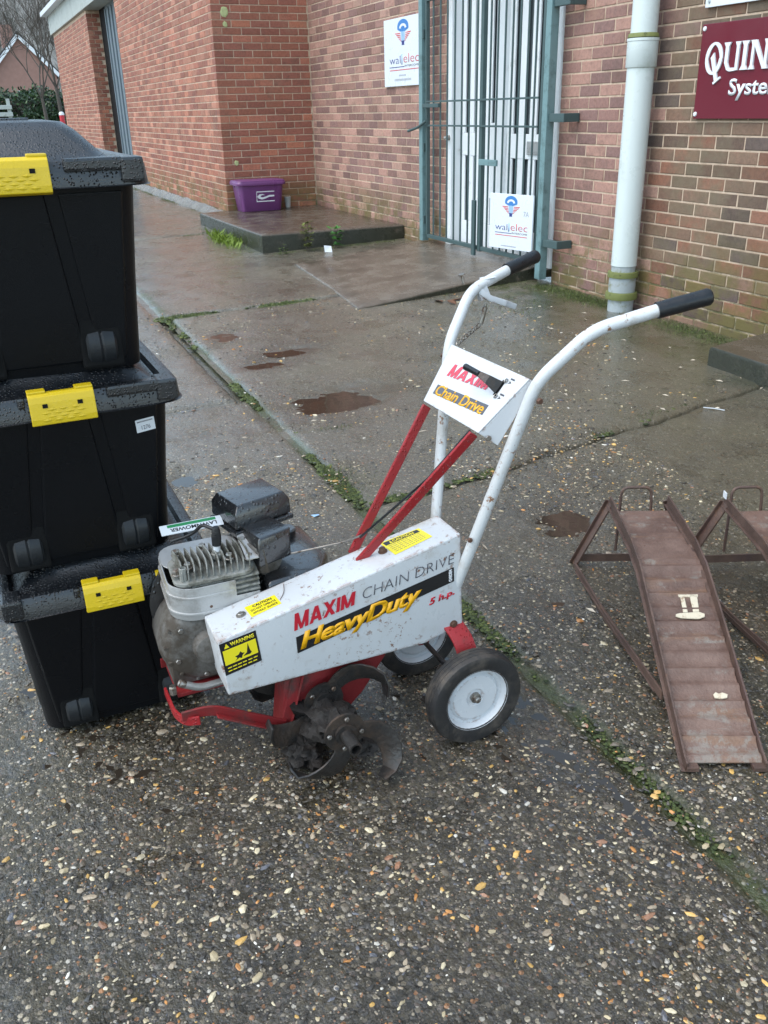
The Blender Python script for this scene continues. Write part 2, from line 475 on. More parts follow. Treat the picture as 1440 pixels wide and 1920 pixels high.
GROUND = M_ground()
SLABC = M_smooth_concrete('wet_screed')
RAMPC = M_smooth_concrete('ramp_concrete', 1.55)
BRICK = M_brick('brick')
MORTAR = M_mortar()
PUDDLE = M_puddle()
STONE = M_tint('aggregate', .26, .5, .28, 70, .001)
MOSS = M_leaf('moss', (1, 1, 1), .7)
LEAFM = M_leaf('leaf', (1, 1, 1), .45)
BARK = M_basic('bark', (.075, .062, .050), .85, var=.35, sc=6, bump=.006, bsc=30)
WHITE = M_basic('white_paint', (0.5505, 0.5653, 0.5727), .34, var=.05, sc=5, bump=.0004, dirt=(.40, .37, .32), dsc=7, dth=(.52, .76),
                edge=((.20, .075, .03), .016, (.44, .54)), specks=((.20, .10, .055), 60, (.56, .64)))
WHITEF = M_basic('white_paint_clean', (0.5785, 0.5937, 0.6089), .36, var=.04, sc=5, bump=.0003, dirt=(.45, .44, .41), dsc=8, dth=(.62, .85), edge=((.20, .085, .035), .009, (.52, .62)))
TUBEW = M_basic('white_tube_paint', (0.6026, 0.6194, 0.6194), .38, var=.07, sc=7, bump=.0006, dirt=(.40, .36, .30), dsc=9, dth=(.52, .74), specks=((.24, .12, .06), 45, (.55, .63)))
REDP = M_basic('red_paint', (0.3060, 0.0153, 0.0187), .40, var=.22, sc=8, bump=.0006, dirt=(.13, .035, .03), dsc=13, dth=(.55, .75), drops=140)
REDD = M_basic('red_paint_soiled', (0.2400, 0.0160, 0.0176), .55, var=.25, sc=7, bump=.0012, dirt=(.060, .036, .030), dsc=7, dth=(.50, .70))
ALU = M_basic('cast_aluminium', (.165, .156, .142), .60, metal=.25, var=.28, sc=12, bump=.0010, bsc=300, dirt=(.070, .056, .042), dsc=14, dth=(.40, .62))
FIN = M_basic('fin_aluminium', (.33, .33, .30), .52, metal=.3, var=.3, sc=18, bump=.0009, bsc=320, dirt=(.095, .088, .065), dsc=18, dth=(.40, .62))
SHROUD = M_basic('silver_shroud', (.47, .47, .46), .38, metal=.55, var=.10, sc=9, bump=.0005, dirt=(.18, .145, .11), dsc=8, dth=(.48, .72))
STEEL = M_basic('bolt_steel', (.34, .32, .29), .36, metal=.9, var=.25, sc=30, bump=.0004, dirt=(.15, .085, .05), dsc=40, dth=(.48, .66))
RUSTB = M_basic('rusted_bolt', (.12, .062, .040), .6, metal=.3, var=.3, sc=30, bump=.0008)
TINE = M_basic('tine_steel', (.036, .033, .031), .34, metal=.35, var=.4, sc=11, bump=.0018, bsc=120, dirt=(.075, .052, .038), dsc=10, dth=(.48, .66))
BLKPL = M_basic('black_plastic', (.013, .0135, .015), .30, var=.25, sc=7, bump=.0006, bsc=420, drops=85, dirt=(.05, .05, .052), dsc=6, dth=(.62, .86), spec=.9, coat=.7)
BLKMT = M_basic('black_enamel', (.014, .014, .015), .28, var=.3, sc=7, bump=.0007, bsc=150, drops=75, dirt=(.045, .044, .044), dsc=12, dth=(.56, .80), spec=.9, coat=.7)
RUBBER = M_basic('rubber', (.022, .021, .021), .55, var=.3, sc=9, bump=.0010, bsc=160, dirt=(.085, .070, .056), dsc=12, dth=(.44, .68))
GRIP = M_basic('grip_vinyl', (.011, .012, .014), .34, var=.3, sc=20, bump=.0009, bsc=90)
BOXB = M_basic('box_plastic', (.0038, .0044, .0058), .34, var=.2, sc=3, bump=.0009, bsc=500, dirt=(.010, .010, .011), dsc=4, dth=(.58, .86), spec=.20)
BOXL = M_basic('box_lid_plastic', (.006, .0072, .009), .30, var=.2, sc=4, bump=.0008, bsc=260, drops=185, dirt=(.016, .018, .021), dsc=5, dth=(.60, .86), rvar=.08, spec=.8)
BOXW = M_basic('box_wheel_plastic', (.016, .018, .020), .45, var=.25, sc=14, bump=.0007, spec=.35)
YELP = M_basic('yellow_plastic', (0.6480, 0.4500, 0.0090), .34, var=.06, sc=9, bump=.0005, dirt=(.40, .29, .02), dsc=10, dth=(.62, .85))
SOIL = M_basic('dark_soil', (.013, .010, .008), .75, var=.4, sc=30, bump=.004, bsc=90)
DARK = M_basic('dark_recess_shade', (.006, .006, .006), .8, var=.2, spec=.2)
RUST = M_rust()
PLATE = M_ramp_plate()
TEAL = M_basic('teal_paint', (.150, .250, .258), .42, var=.16, sc=8, bump=.0008, dirt=(.085, .145, .145), dsc=10, dth=(.48, .72))
TEALD = M_basic('dark_teal_paint', (.050, .086, .086), .45, var=.2, sc=8, bump=.0008)
DOORW = M_basic('white_door_paint', (.78, .81, .82), .40, var=.06, sc=4, bump=.0006, dirt=(.36, .36, .33), dsc=6, dth=(.58, .80))
GLASS = M_basic('dark_glass', (.16, .19, .20), .10, var=.3, sc=2, bump=.0001, rvar=.03)
SIGNW = M_basic('sign_white', (0.6808, 0.7268, 0.7728), .30, var=.03, sc=3, bump=.0002)
SIGNR = M_basic('sign_maroon', (.135, .012, .024), .16, var=.08, sc=3, bump=.0002, rvar=.05)
PIPE = M_basic('pipe_upvc', (0.6048, 0.6653, 0.6451), .34, var=.05, sc=5, bump=.0004, dirt=(.42, .47, .41), dsc=6, dth=(.55, .80))
PIPEG = M_basic('pipe_grey', (.36, .40, .41), .42, var=.12, sc=12, bump=.0006, dirt=(.22, .23, .15), dsc=14, dth=(.5, .7))
ALGAE = M_basic('algae_rubber', (.165, .185, .055), .7, var=.35, sc=30, bump=.0015, dirt=(.075, .085, .03), dsc=30, dth=(.5, .7))
LICHEN = M_basic('lichen', (.42, .46, .22), .8, var=.3, sc=40, bump=.002)
PURPLE = M_basic('purple_plastic', (.150, .046, .160), .36, var=.15, sc=5, bump=.0007, dirt=(.20, .10, .22), dsc=6, dth=(.58, .82))
FASCIA = M_basic('fascia_concrete', (.40, .43, .40), .6, var=.12, sc=3, bump=.0012, dirt=(.25, .27, .24), dsc=4, dth=(.52, .75))
GUTTER = M_basic('white_gutter', (.66, .70, .74), .4, var=.06)
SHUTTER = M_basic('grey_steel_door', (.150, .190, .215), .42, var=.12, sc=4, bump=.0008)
TILE = M_basic('roof_tile', (.030, .031, .034), .6, var=.3, sc=5, bump=.003)
HBRICK = M_basic('house_brick', (.30, .17, .135), .8, var=.2, sc=3, bump=.003)  # brick tone lightened to include distance haze
PAINTW = M_basic('white_board', (.74, .76, .78), .5, var=.06)
GLASSC = M_basic('clear_cup_plastic', (.50, .52, .50), .15, var=.1)
RED_INK = M_basic('red_ink', (.52, .015, .032), .34, var=.06, bump=.0001)
PINK_INK = M_basic('faded_red_ink', (.60, .050, .085), .36, var=.10, bump=.0001)
YEL_INK = M_basic('amber_ink', (.80, .40, .008), .34, var=.06, bump=.0001)
YEL_LAB = M_basic('yellow_label', (.84, .70, .020), .34, var=.05, bump=.0001)
BLK_INK = M_basic('black_ink', (.012, .012, .013), .34, var=.1, bump=.0001)
GRY_INK = M_basic('grey_ink', (.085, .085, .10), .4, var=.12, bump=.0001)
PALE_INK = M_basic('pale_grey_ink', (.36, .38, .42), .4, var=.1, bump=.0001)
BLUE_INK = M_basic('blue_ink', (.045, .20, .50), .34, var=.12, bump=.0001)
NAVY_INK = M_basic('navy_ink', (.030, .045, .20), .34, var=.12, bump=.0001)
SKYB_INK = M_basic('light_blue_ink', (.30, .48, .70), .34, var=.1, bump=.0001)
SIGNRED = M_basic('sign_red_ink', (.60, .070, .075), .34, var=.08, bump=.0001)
WHT_INK = M_basic('white_ink', (0.7176, 0.7360, 0.7544), .3, var=.04, bump=.0001)
GREEN_INK = M_basic('green_ink', (.020, .235, .075), .34, var=.08, bump=.0001)
CREAM = M_basic('cream_paint', (.62, .54, .40), .5, var=.15, sc=40, bump=.001, dirt=(.30, .19, .11), dsc=40, dth=(.52, .66))
PAPER = M_basic('paper', (.66, .70, .74), .5, var=.08, bump=.0006)

# ------------------------------------------------------------------ ground
def gz(x, y):
    s = -.050+.028*y+.0185*min(-x, 12.0)
    return (s+math.sqrt(s*s+.0009))/2-.012

PUD = [(-4.12, 1.60, .20, .27, .030), (-2.40, 1.80, .10, .12, .024), (-5.66, 1.40, .12, .10, .014), (-4.90, 1.44, .07, .15, .014), (-1.93, 1.42, .06, .05, .011),
       (-5.1, 1.66, .09, .16, .013), (-3.45, .62, .07, .06, .012)]

def gtop(x, y):
    """visible concrete surface: fall of the yard, hollows, undulation"""
    z = gz(x, y)
    z += .0045*noise.noise(Vector((x*2.1, y*2.1, 3.1))) + .0030*noise.noise(Vector((x*7, y*7, 7.7)))
    z += .0016*noise.noise(Vector((x*21, y*21, 1.3)))
    if x > -3.0:
        k = min(1, (x+3.0)/.6)*(.55+.45*noise.noise(Vector((x*3.3, y*3.3, 6.1))))
        z += k*(.0034*noise.noise(Vector((x*34, y*46, 4.2)))+.0022*noise.noise(Vector((x*75, y*90, 8.8))))
    for px, py, rx, ry, d in PUD:
        q = ((x-px)/rx)**2+((y-py)/ry)**2
        if q < 7: z -= d*math.exp(-q*.9)*(1+.55*noise.noise(Vector((x*13, y*13, 5.5)))+.35*noise.noise(Vector((x*34, y*34, 2.5))))
    return z

yard = tag(finish(bpy.data.objects.new('yard', None)), kind='structure')
# base sheet under the slabs, out to the horizon
def base_sheet():
    xs = [-900, -400, -200, -120, -80, -55, -40, -32] + [-30+i*1.0 for i in range(35)] + [8, 20, 60, 200, 600]
    ys = [-600, -200, -80, -40, -20, -12] + [-9+i*.75 for i in range(28)] + [14, 20, 40, 100, 400]
    V = [(x, y, gz(max(min(x, 3), -32), max(min(y, 4.5), -9))-.035) for x in xs for y in ys]
    n = len(ys)
    F = [(i*n+j, (i+1)*n+j, (i+1)*n+j+1, i*n+j+1) for i in range(len(xs)-1) for j in range(n-1)]
    o = tri_stuff('ground', np.array(V), np.array(F), None, GROUND, None, True)
    return tag(o, kind='structure')
ground = base_sheet()

def axis_pts(a, b, res, fine):
    """grid lines from a to b, closer together inside the fine interval (lo, hi, step)"""
    out = [a]
    while out[-1] < b-1e-6:
        c = out[-1]; st = res
        if fine and fine[0] <= c < fine[1]: st = fine[2]
        elif fine and c < fine[0]: st = min(res, fine[0]-c+1e-6)
        out.append(min(b, c+st))
    return out

def slab(x0, x1, y0, y1, res, seed, skew0=None, skew1=None, fx=None, fy=None):
    xs, ys = axis_pts(x0, x1, res, fx), axis_pts(y0, y1, res, fy)
    nx, ny = len(xs)-1, len(ys)-1
    V = np.zeros(((nx+1)*(ny+1), 3)); k = 0
    for i in range(nx+1):
        for j in range(ny+1):
            y = ys[j]
            a = x0+(skew0(y) if skew0 else 0); b = x1+(skew1(y) if skew1 else 0)
            x = a+(b-a)*(xs[i]-x0)/(x1-x0)
            e = .010*noise.noise(Vector((x*4, y*4, seed)))+.006*noise.noise(Vector((x*15, y*15, seed)))
            dx0, dx1, dy0, dy1 = x-a, b-x, y-y0, y1-y
            d = min(dx0, dx1, dy0, dy1)
            if i == 0: x += abs(e)
            if i == nx: x -= abs(e)
            if j == 0: y += abs(e)
            if j == ny: y -= abs(e)
            z = gtop(x, y)
            z -= .010*math.exp(-(d/.016)**2)+.004*math.exp(-(d/.05)**2)*(1+noise.noise(Vector((x*9, y*9, seed))))
            V[k] = (x, y, z); k += 1
    m = ny+1
    F = [(i*m+j, (i+1)*m+j, (i+1)*m+j+1, i*m+j+1) for i in range(nx) for j in range(ny)]
    # skirt
    ring = [i*m for i in range(nx+1)]+[nx*m+j for j in range(1, m)]+[i*m+ny for i in range(nx-1, -1, -1)]+[j for j in range(ny-1, 0, -1)]
    base = len(V)
    V = np.vstack([V, V[ring]-np.array([0, 0, .05])])
    q = len(ring)
    F += [(ring[(a+1) % q], ring[a], base+a, base+(a+1) % q) for a in range(q)]
    cols = np.zeros((len(V), 4)); cols[:, 3] = 1
    for px, py, rx, ry, d in PUD:
        q = ((V[:, 0]-px)/rx)**2+((V[:, 1]-py)/ry)**2
        cols[:, 0] = np.maximum(cols[:, 0], np.exp(-q*.38)*min(1, d/.016))
    return tri_stuff('concrete_slab', V, F, cols, GROUND, yard, True)

crackD = lambda y: -.16*max(0, y-1.5)+.035*noise.noise(Vector((y*3.1, 0, 2)))+.012*noise.noise(Vector((y*12, 0, 7)))
slab(-4.34, .7, -2.2, 1.150, .03, 1.1, fx=(-2.7, -.4, .0078), fy=(-.75, 1.14, .0078))
slab(-10.2, -4.36, -4.2, 1.095, .04, 2.2)
slab(-2.87, .7, 1.178, 4.05, .03, 3.3, skew0=crackD, fx=(-2.6, -.7, .009), fy=(1.18, 1.9, .009))
slab(-6.375, -2.878, 1.172, 4.05, .022, 4.4, skew1=crackD)
slab(-10.2, -6.40, 1.115, 4.05, .03, 5.5)
slab(-31, -10.22, -7, 2.90, .15, 6.6)

def joint(pts, wd):
    V = []
    for i, (x, y) in enumerate(pts):
        a = Vector(pts[max(0, i-1)]); b = Vector(pts[min(len(pts)-1, i+1)]); d = (b-a).normalized(); s = Vector((-d.y, d.x))*wd
        for k in (-1, 1): V.append((x+s.x*k, y+s.y*k, gz(x, y)-.0135+.003*noise.noise(Vector((x*8, y*8, k)))))
    F = [(2*i, 2*i+1, 2*i+3, 2*i+2) for i in range(len(pts)-1)]
    tri_stuff('joint_filler', np.array(V), F, None, GROUND, yard, True)
joint([(-6.4+i*.06, 1.164) for i in range(118)], .026)
joint([(-10.2+i*.1, 1.105) for i in range(39)], .026)
joint([(-6.387, 1.12+i*.06) for i in range(49)], .024)
joint([(-4.35, -2.2+i*.08) for i in range(42)], .020)
for px, py, rx, ry, d in PUD:
    big = d > .0085
    z = gz(px, py)-.46*d-.004*ry/.2
    m = MB(); pts = []
    for k in range(40):
        a = 2*math.pi*k/40
        rr = 1.25+.3*noise.noise(Vector((math.cos(a)*1.5+px*9, math.sin(a)*1.5, py*7)))
        pts.append((px+rx*rr*math.cos(a), py+ry*rr*math.sin(a), z))
    m.add(pts, [tuple(range(40))])
    tag(m.build('puddle', PUDDLE, None, recalc=False), kind='structure')

# rain water standing in the hollows of the rough concrete
def rain_film(x0, x1, y0, y1):
    V = []; xs = [x0+(x1-x0)*i/70 for i in range(71)]; ys = [y0+(y1-y0)*j/60 for j in range(61)]
    for x in xs:
        for y in ys:
            z = gz(x, y)+.0045*noise.noise(Vector((x*2.1, y*2.1, 3.1)))+.0030*noise.noise(Vector((x*7, y*7, 7.7)))
            V.append((x, y, z-.0026+.0036*noise.noise(Vector((x*1.7+4, y*1.7, 12.5)))))
    F = [(i*61+j, (i+1)*61+j, (i+1)*61+j+1, i*61+j+1) for i in range(70) for j in range(60)]
    o = tri_stuff('rain_water', np.array(V), np.array(F), None, PUDDLE, None, True); tag(o, kind='structure')
rain_film(-2.65, -.35, -.8, 1.085)

# loose and proud aggregate stones in the worn concrete
def icos():
    p = (1+5**.5)/2
    v = np.array([(-1,p,0),(1,p,0),(-1,-p,0),(1,-p,0),(0,-1,p),(0,1,p),(0,-1,-p),(0,1,-p),(p,0,-1),(p,0,1),(-p,0,-1),(-p,0,1)])/math.sqrt(1+p*p)
    f = np.array([(0,11,5),(0,5,1),(0,1,7),(0,7,10),(0,10,11),(1,5,9),(5,11,4),(11,10,2),(10,7,6),(7,1,8),(3,9,4),(3,4,2),(3,2,6),(3,6,8),(3,8,9),(4,9,5),(2,4,11),(6,2,10),(8,6,7),(9,8,1)])
    return v, f
IV, IF = icos()

def project(p):
    d = Vector(p)-CAM_P; z = d.dot(CAM_F)
    if z < .1: return None
    return (720+1671.2*d.dot(CAM_R)/z, 960-1671.2*d.dot(CAM_U)/z)

STONE_COL = [((.052, .047, .041), 26), ((.085, .075, .062), 26), ((.14, .115, .085), 22), ((.30, .24, .17), 17), ((.40, .325, .20), 11), ((.52, .445, .30), 6), ((.42, .19, .058), 4), ((.50, .30, .09), 6), ((.28, .145, .085), 4), ((.62, .58, .50), 3), ((.10, .10, .11), 6)]
def scatter_stones():
    rs = np.random.RandomState(5); V = []; F = []; COL = []; k = 0
    cols = np.array([c for c, _ in STONE_COL]); wts = np.array([q for _, q in STONE_COL], float); wts /= wts.sum()
    tries = 0
    while k < 24000 and tries < 300000:
        tries += 1
        t = rs.rand()
        if k < 18000: x = -.35-3.1*t**1.25; y = -1.0+3.4*rs.rand()
        else: x = -3.2-3.4*t**1.2; y = -.6+3.9*rs.rand()
        q = project((x, y, gz(x, y)))
        if q is None or q[0] < -60 or q[0] > 1500 or q[1] > 2000: continue
        if noise.noise(Vector((x*1.4, y*1.4, 9.2)))*1.3+.7*noise.noise(Vector((x*5, y*5, 2.2))) < -.10+.7*(rs.rand()-.5): continue
        if -2.65 < x < -2.0 and -.06 < y < .30: continue
        s = .0016+.0036*rs.rand()**1.7+(.0056*rs.rand() if rs.rand() < .16 else 0)
        if k >= 18000: s *= 1.2
        elif rs.rand() < .35: s *= .7
        ci = rs.choice(len(cols), p=wts)
        if ci in (0, 1, 9) : s *= .95
        v = IV*(1+.55*(rs.rand(12, 1)-.5))*np.array([s*(1+.9*rs.rand()), s*(.65+.4*rs.rand()), s*(.34+.22*rs.rand())])
        a = rs.rand()*6.283; b = (rs.rand()-.5)*.7
        ca, sa, cb, sb = math.cos(a), math.sin(a), math.cos(b), math.sin(b)
        v = v @ np.array([[1, 0, 0], [0, cb, sb], [0, -sb, cb]]) @ np.array([[ca, sa, 0], [-sa, ca, 0], [0, 0, 1]])
        v += np.array([x, y, gtop(x, y)+s*(-.14+.24*rs.rand())])
        V.append(v); F.append(IF+12*k)
        c = cols[ci]*(.75+.5*rs.rand())
        COL.append(np.tile(np.append(c, 1), (12, 1))); k += 1
    o = tri_stuff('aggregate_stones', np.vstack(V), np.vstack(F), np.vstack(COL), STONE, None, False)
    tag(o, 'small tan, grey and orange stones set in the worn wet concrete', 'gravel', kind='stuff')
scatter_stones()
# ------------------------------------------------------------------ lettering
def lettering(name, s, quad, mat, parent, bold=0.0, shear=0.0, spacing=1.0, lift=.0012, thick=.0008, flip=False):
    """writes s so that its outline box fills quad (BL, BR, TR, TL in world space), raised by lift"""
    cu = bpy.data.curves.new('txt', 'FONT')
    cu.body = s; cu.size = 1; cu.offset = bold; cu.shear = shear; cu.space_character = spacing; cu.resolution_u = 3
    o = bpy.data.objects.new('txt', cu)
    C.objects.link(o)
    dg = bpy.context.evaluated_depsgraph_get()
    me0 = bpy.data.meshes.new_from_object(o.evaluated_get(dg))
    bm = bmesh.new(); bm.from_mesh(me0)
    bpy.data.objects.remove(o); bpy.data.curves.remove(cu); bpy.data.meshes.remove(me0)
    xs = [v.co.x for v in bm.verts]; ys = [v.co.y for v in bm.verts]
    x0, x1, y0, y1 = min(xs), max(xs), min(ys), max(ys)
    return flat_art(name, bm, (x0, x1, y0, y1), quad, mat, parent, lift, thick)

def flat_art(name, bm, bb, quad, mat, parent, lift=.0012, thick=.0008):
    BL, BR, TR, TL = [Vector(q) for q in quad]
    nrm = (BR-BL).cross(TL-BL).normalized()
    x0, x1, y0, y1 = bb
    for v in bm.verts:
        u, t = (v.co.x-x0)/(x1-x0), (v.co.y-y0)/(y1-y0)
        v.co = (BL*(1-u)+BR*u)*(1-t)+(TL*(1-u)+TR*u)*t + nrm*lift
    if thick:
        r = bmesh.ops.extrude_face_region(bm, geom=list(bm.faces))
        for e in r['geom']:
            if isinstance(e, bmesh.types.BMVert): e.co = e.co - nrm*thick
        bmesh.ops.recalc_face_normals(bm, faces=bm.faces)
    off = LOC[parent.name]
    for v in bm.verts: v.co -= off
    me = bpy.data.meshes.new(name); bm.to_mesh(me); bm.free()
    me.materials.append(mat)
    ob = bpy.data.objects.new(name, me)
    return finish(ob, parent, off)

def art_polys(name, polys, bb, quad, mat, parent, lift=.0012, thick=.0008):
    bm = bmesh.new()
    for p in polys:
        bm.faces.new([bm.verts.new((x, y, 0)) for x, y in p])
    bmesh.ops.triangulate(bm, faces=list(bm.faces))
    return flat_art(name, bm, bb, quad, mat, parent, lift, thick)

def sub_quad(quad, u0, u1, v0, v1):
    BL, BR, TR, TL = [Vector(q) for q in quad]
    f = lambda u, t: (BL*(1-u)+BR*u)*(1-t)+(TL*(1-u)+TR*u)*t
    return [f(u0, v0), f(u1, v0), f(u1, v1), f(u0, v1)]

# ------------------------------------------------------------------ brickwork
BL_, BH_, BD_, CO_, ST_ = .215, .065, .1025, .075, .225
BRICK_MESH = {}
def brick_geo(L, axis, jit):
    """chamfered brick centred on its outer face; axis 'x': face looks to -Y, 'y': face looks to +X"""
    l, h, d, c = L/2, BH_/2, BD_, .0035
    P = [(-l, 0, -h+c), (-l+c, 0, -h), ]
    fr = [(-l+c, 0, -h+c), (l-c, 0, -h+c), (l-c, 0, h-c), (-l+c, 0, h-c)]
    md = [(-l, c, -h), (l, c, -h), (l, c, h), (-l, c, h)]
    bk = [(-l, d, -h), (l, d, -h), (l, d, h), (-l, d, h)]
    vs = [(x+jit*RND.uniform(-1, 1)*.0012, y+jit*RND.uniform(-1, 1)*.0010, z+jit*RND.uniform(-1, 1)*.0012) for x, y, z in fr]+md+bk
    fs = [(0, 1, 2, 3)]
    for a in (0, 4):
        for i in range(4):
            j = (i+1) % 4
            fs.append((a+i, a+4+i, a+4+j, a+j))
    fs.append((11, 10, 9, 8))
    if axis == 'y':
        vs = [(-y, x, z) for x, y, z in vs]
    return vs, fs

def brick_mesh(L, axis, ci, col):
    key = (round(L, 3), axis, ci)
    if key not in BRICK_MESH:
        vs, fs = brick_geo(L, axis, 1)
        m = MB(); m.add(vs, fs); m.c = [(*col, 1)]*len(vs)
        BRICK_MESH[key] = m.mesh('brick', BRICK)
    return BRICK_MESH[key]

def lay(x0, x1, z, half, trim=.0):
    """stretchers between x0 and x1, cut at the ends: (centre, length)"""
    out = []; x = x0-(ST_/2 if half else 0)
    while x < x1-.02:
        a, b = max(x, x0), min(x+BL_, x1)
        if b-a > .03: out.append(((a+b)/2, b-a))
        x += ST_
    return out

def brick_work(items, root, palettes, limit=300):
    """items: (centre, length, axis, palette key). The ones that show largest become parts, the rest one mesh."""
    rank = []
    for it in items:
        c = it[0]; q = project(c)
        vis = q is not None and -10 < q[0] < 1450 and -10 < q[1] < 1930
        d = (Vector(c)-CAM_P)
        ax = abs(d.normalized().y) if it[2] == 'x' else abs(d.normalized().x)
        rank.append((-(it[1]*ax/d.length**2) if vis else 1, it))
    rank.sort(key=lambda r: r[0])
    base = LOC[root.name]
    rest = MB(); rest.c = []
    for k, (sc, (c, L, axis, pk)) in enumerate(rank):
        pal = palettes[pk]; ci = RND.randrange(len(pal))
        dep = RND.uniform(-.0012, .0018)
        c = Vector(c)+(Vector((0, dep, 0)) if axis == 'x' else Vector((dep, 0, 0)))
        if k < limit and sc < 0:
            o = bpy.data.objects.new('brick', brick_mesh(L, axis, (pk, ci), pal[ci]))
            o.location = c-base
            finish(o, root, base)
        else:
            vs, fs = brick_geo(L, axis, 1)
            rest.add([Vector(v)+c for v in vs], fs)
            t = RND.uniform(.88, 1.12)
            rest.c += [(*(q*t for q in pal[ci]), 1)]*len(vs)
    if rest.v:
        o = rest.build('brickwork', BRICK, root, recalc=False)
        o['kind'] = 'stuff'

def pal(seed, cols, n):
    r = random.Random(seed); out = []
    for _ in range(n):
        c = r.choice(cols); t = r.uniform(.74, 1.22)
        out.append(tuple(x*t for x in c))
    return out
PALS = {
    'main': pal(1, [(0.341, 0.194, 0.152), (0.289, 0.161, 0.133), (0.381, 0.226, 0.176), (0.232, 0.134, 0.116), (0.319, 0.194, 0.160)], 12),
    'right': pal(2, [(0.172, 0.105, 0.071), (0.130, 0.083, 0.061), (0.198, 0.118, 0.081), (0.088, 0.060, 0.049), (0.218, 0.100, 0.064), (0.105, 0.074, 0.064)], 14),
    'face': pal(3, [(0.400, 0.153, 0.092), (0.337, 0.129, 0.083), (0.446, 0.195, 0.112), (0.282, 0.107, 0.074)], 10),
    'long': pal(4, [(0.372, 0.152, 0.097), (0.321, 0.124, 0.081), (0.410, 0.184, 0.122), (0.280, 0.110, 0.076)], 10),
}
WY, LY, AX = 4.0, 2.87, -11.0
Z0 = .10
DX0, DX1, DZ1 = -7.56, -5.85, 2.62          # doorway in the main wall
# main wall
wall = thing('brick_wall', 'long brown brick wall with the barred doorway, downpipe and signs', 'wall', (-6.0, WY, .1))
items = []
WX1 = 1.2
for k in range(46):
    z = Z0+k*CO_+BH_/2
    half = k % 2 == 1
    def pk(x): return 'right' if x > -4.75 else 'main'
    spans = [(AX+.012, WX1)] if z > DZ1 else [(AX+.012, DX0-.004), (DX1+.004, WX1)]
    for a, b in spans:
        for x, L in lay(a, b, z, half): items.append(((x, WY, z), L, 'x', pk(x+RND.uniform(-.25, .25))))
brick_work(items, wall, PALS)
ztop = Z0+46*CO_
m = MB()
m.box(AX, DX0-.002, WY+.0045, WY+.30, -.1, DZ1); m.box(DX1+.002, WX1, WY+.0045, WY+.30, -.1, DZ1); m.box(AX, WX1, WY+.0045, WY+.30, DZ1, ztop)
m.build('mortar_core', MORTAR, wall)
m = MB(); m.box(AX-.4, WX1+.1, WY-.16, WY+.5, ztop+.003, ztop+.34)
m.build('fascia', FASCIA, wall, bevel=.008)

# left building: long side and short return
bld = thing('brick_building', 'orange-red brick building with pale fascia and deep doorway at far left', 'building', (AX, LY, .1))
items = []
JX0, JX1, LX0, LTOP = -20.60, -17.20, -26.85, 3.30
nc = int((LTOP-Z0)/CO_)
for k in range(nc):
    z = Z0+k*CO_+BH_/2
    odd = k % 2 == 1
    end = AX-BD_-.010 if odd else AX
    for a, b in ((LX0, JX0), (JX1, end)):
        for x, L in lay(a, b, z, odd): items.append(((x, LY, z), L, 'x', 'long'))
    ya = LY if odd else LY+BD_+.010
    y = ya
    while y < WY-.03:
        L = min(BL_, WY-.004-y)
        if L > .03: items.append(((AX, y+L/2, z), L, 'y', 'face'))
        y += ST_
    # door reveal (left jamb, faces +X)
    items.append(((JX0, LY+BD_+.012+.07 if odd else LY+.06+.07, z), .135, 'y', 'face'))
brick_work(items, bld, PALS)
m = MB()
m.box(LX0+.005, JX0-.008, LY+.0045, LY+.40, -.1, LTOP); m.build('mortar_core', MORTAR, bld); m = MB(); m.box(JX1+.003, AX-.008, LY+.0045, LY+.40, -.1, LTOP)
m.box(AX-.35, AX-.005, LY+.008, WY+.28, -.1, LTOP+.6)
m.build('mortar_core', MORTAR, bld)
m = MB(); m.box(LX0-.12, AX+.0, LY-.06, LY+.45, LTOP+.003, LTOP+.42)
m.build('fascia', FASCIA, bld, bevel=.01)
m = MB()
prof = [(-.22, .42), (-.22, .52), (-.205, .52), (-.205, .435), (-.08, .435), (-.08, .52), (-.065, .52), (-.065, .42)]
m.prism([(a, b) for a, b in prof], lambda u, v, w_: (w_, LY+u, LTOP+v), LX0-.25, AX+.05)
m.build('gutter', GUTTER, bld)
rf = MB()
for k in range(9):
    y0 = LY-.14+k*.32; z0 = LTOP+.53+k*.13
    rf.add([(LX0-.3, y0, z0), (AX+.1, y0, z0), (AX+.1, y0+.36, z0+.165), (LX0-.3, y0+.36, z0+.165), (LX0-.3, y0, z0+.03), (AX+.1, y0, z0+.03), (AX+.1, y0+.36, z0+.195), (LX0-.3, y0+.36, z0+.195)],
           [(0, 3, 2, 1), (4, 5, 6, 7), (0, 1, 5, 4), (1, 2, 6, 5), (2, 3, 7, 6), (3, 0, 4, 7)])
rf.build('roof', TILE, bld)
d = MB(); d.box(JX0+.001, JX0+.75, LY+.262, LY+.30, .1, LTOP); d.build('door_shade_panel', DARK, bld)  # near-black panel painted in for the shaded part of the door
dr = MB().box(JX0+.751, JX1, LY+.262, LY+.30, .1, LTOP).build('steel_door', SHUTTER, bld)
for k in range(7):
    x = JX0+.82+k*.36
    MB().box(x-.03, x+.03, LY+.235, LY+.262, .12, LTOP-.05).build('rib', SHUTTER, dr, bevel=.008)
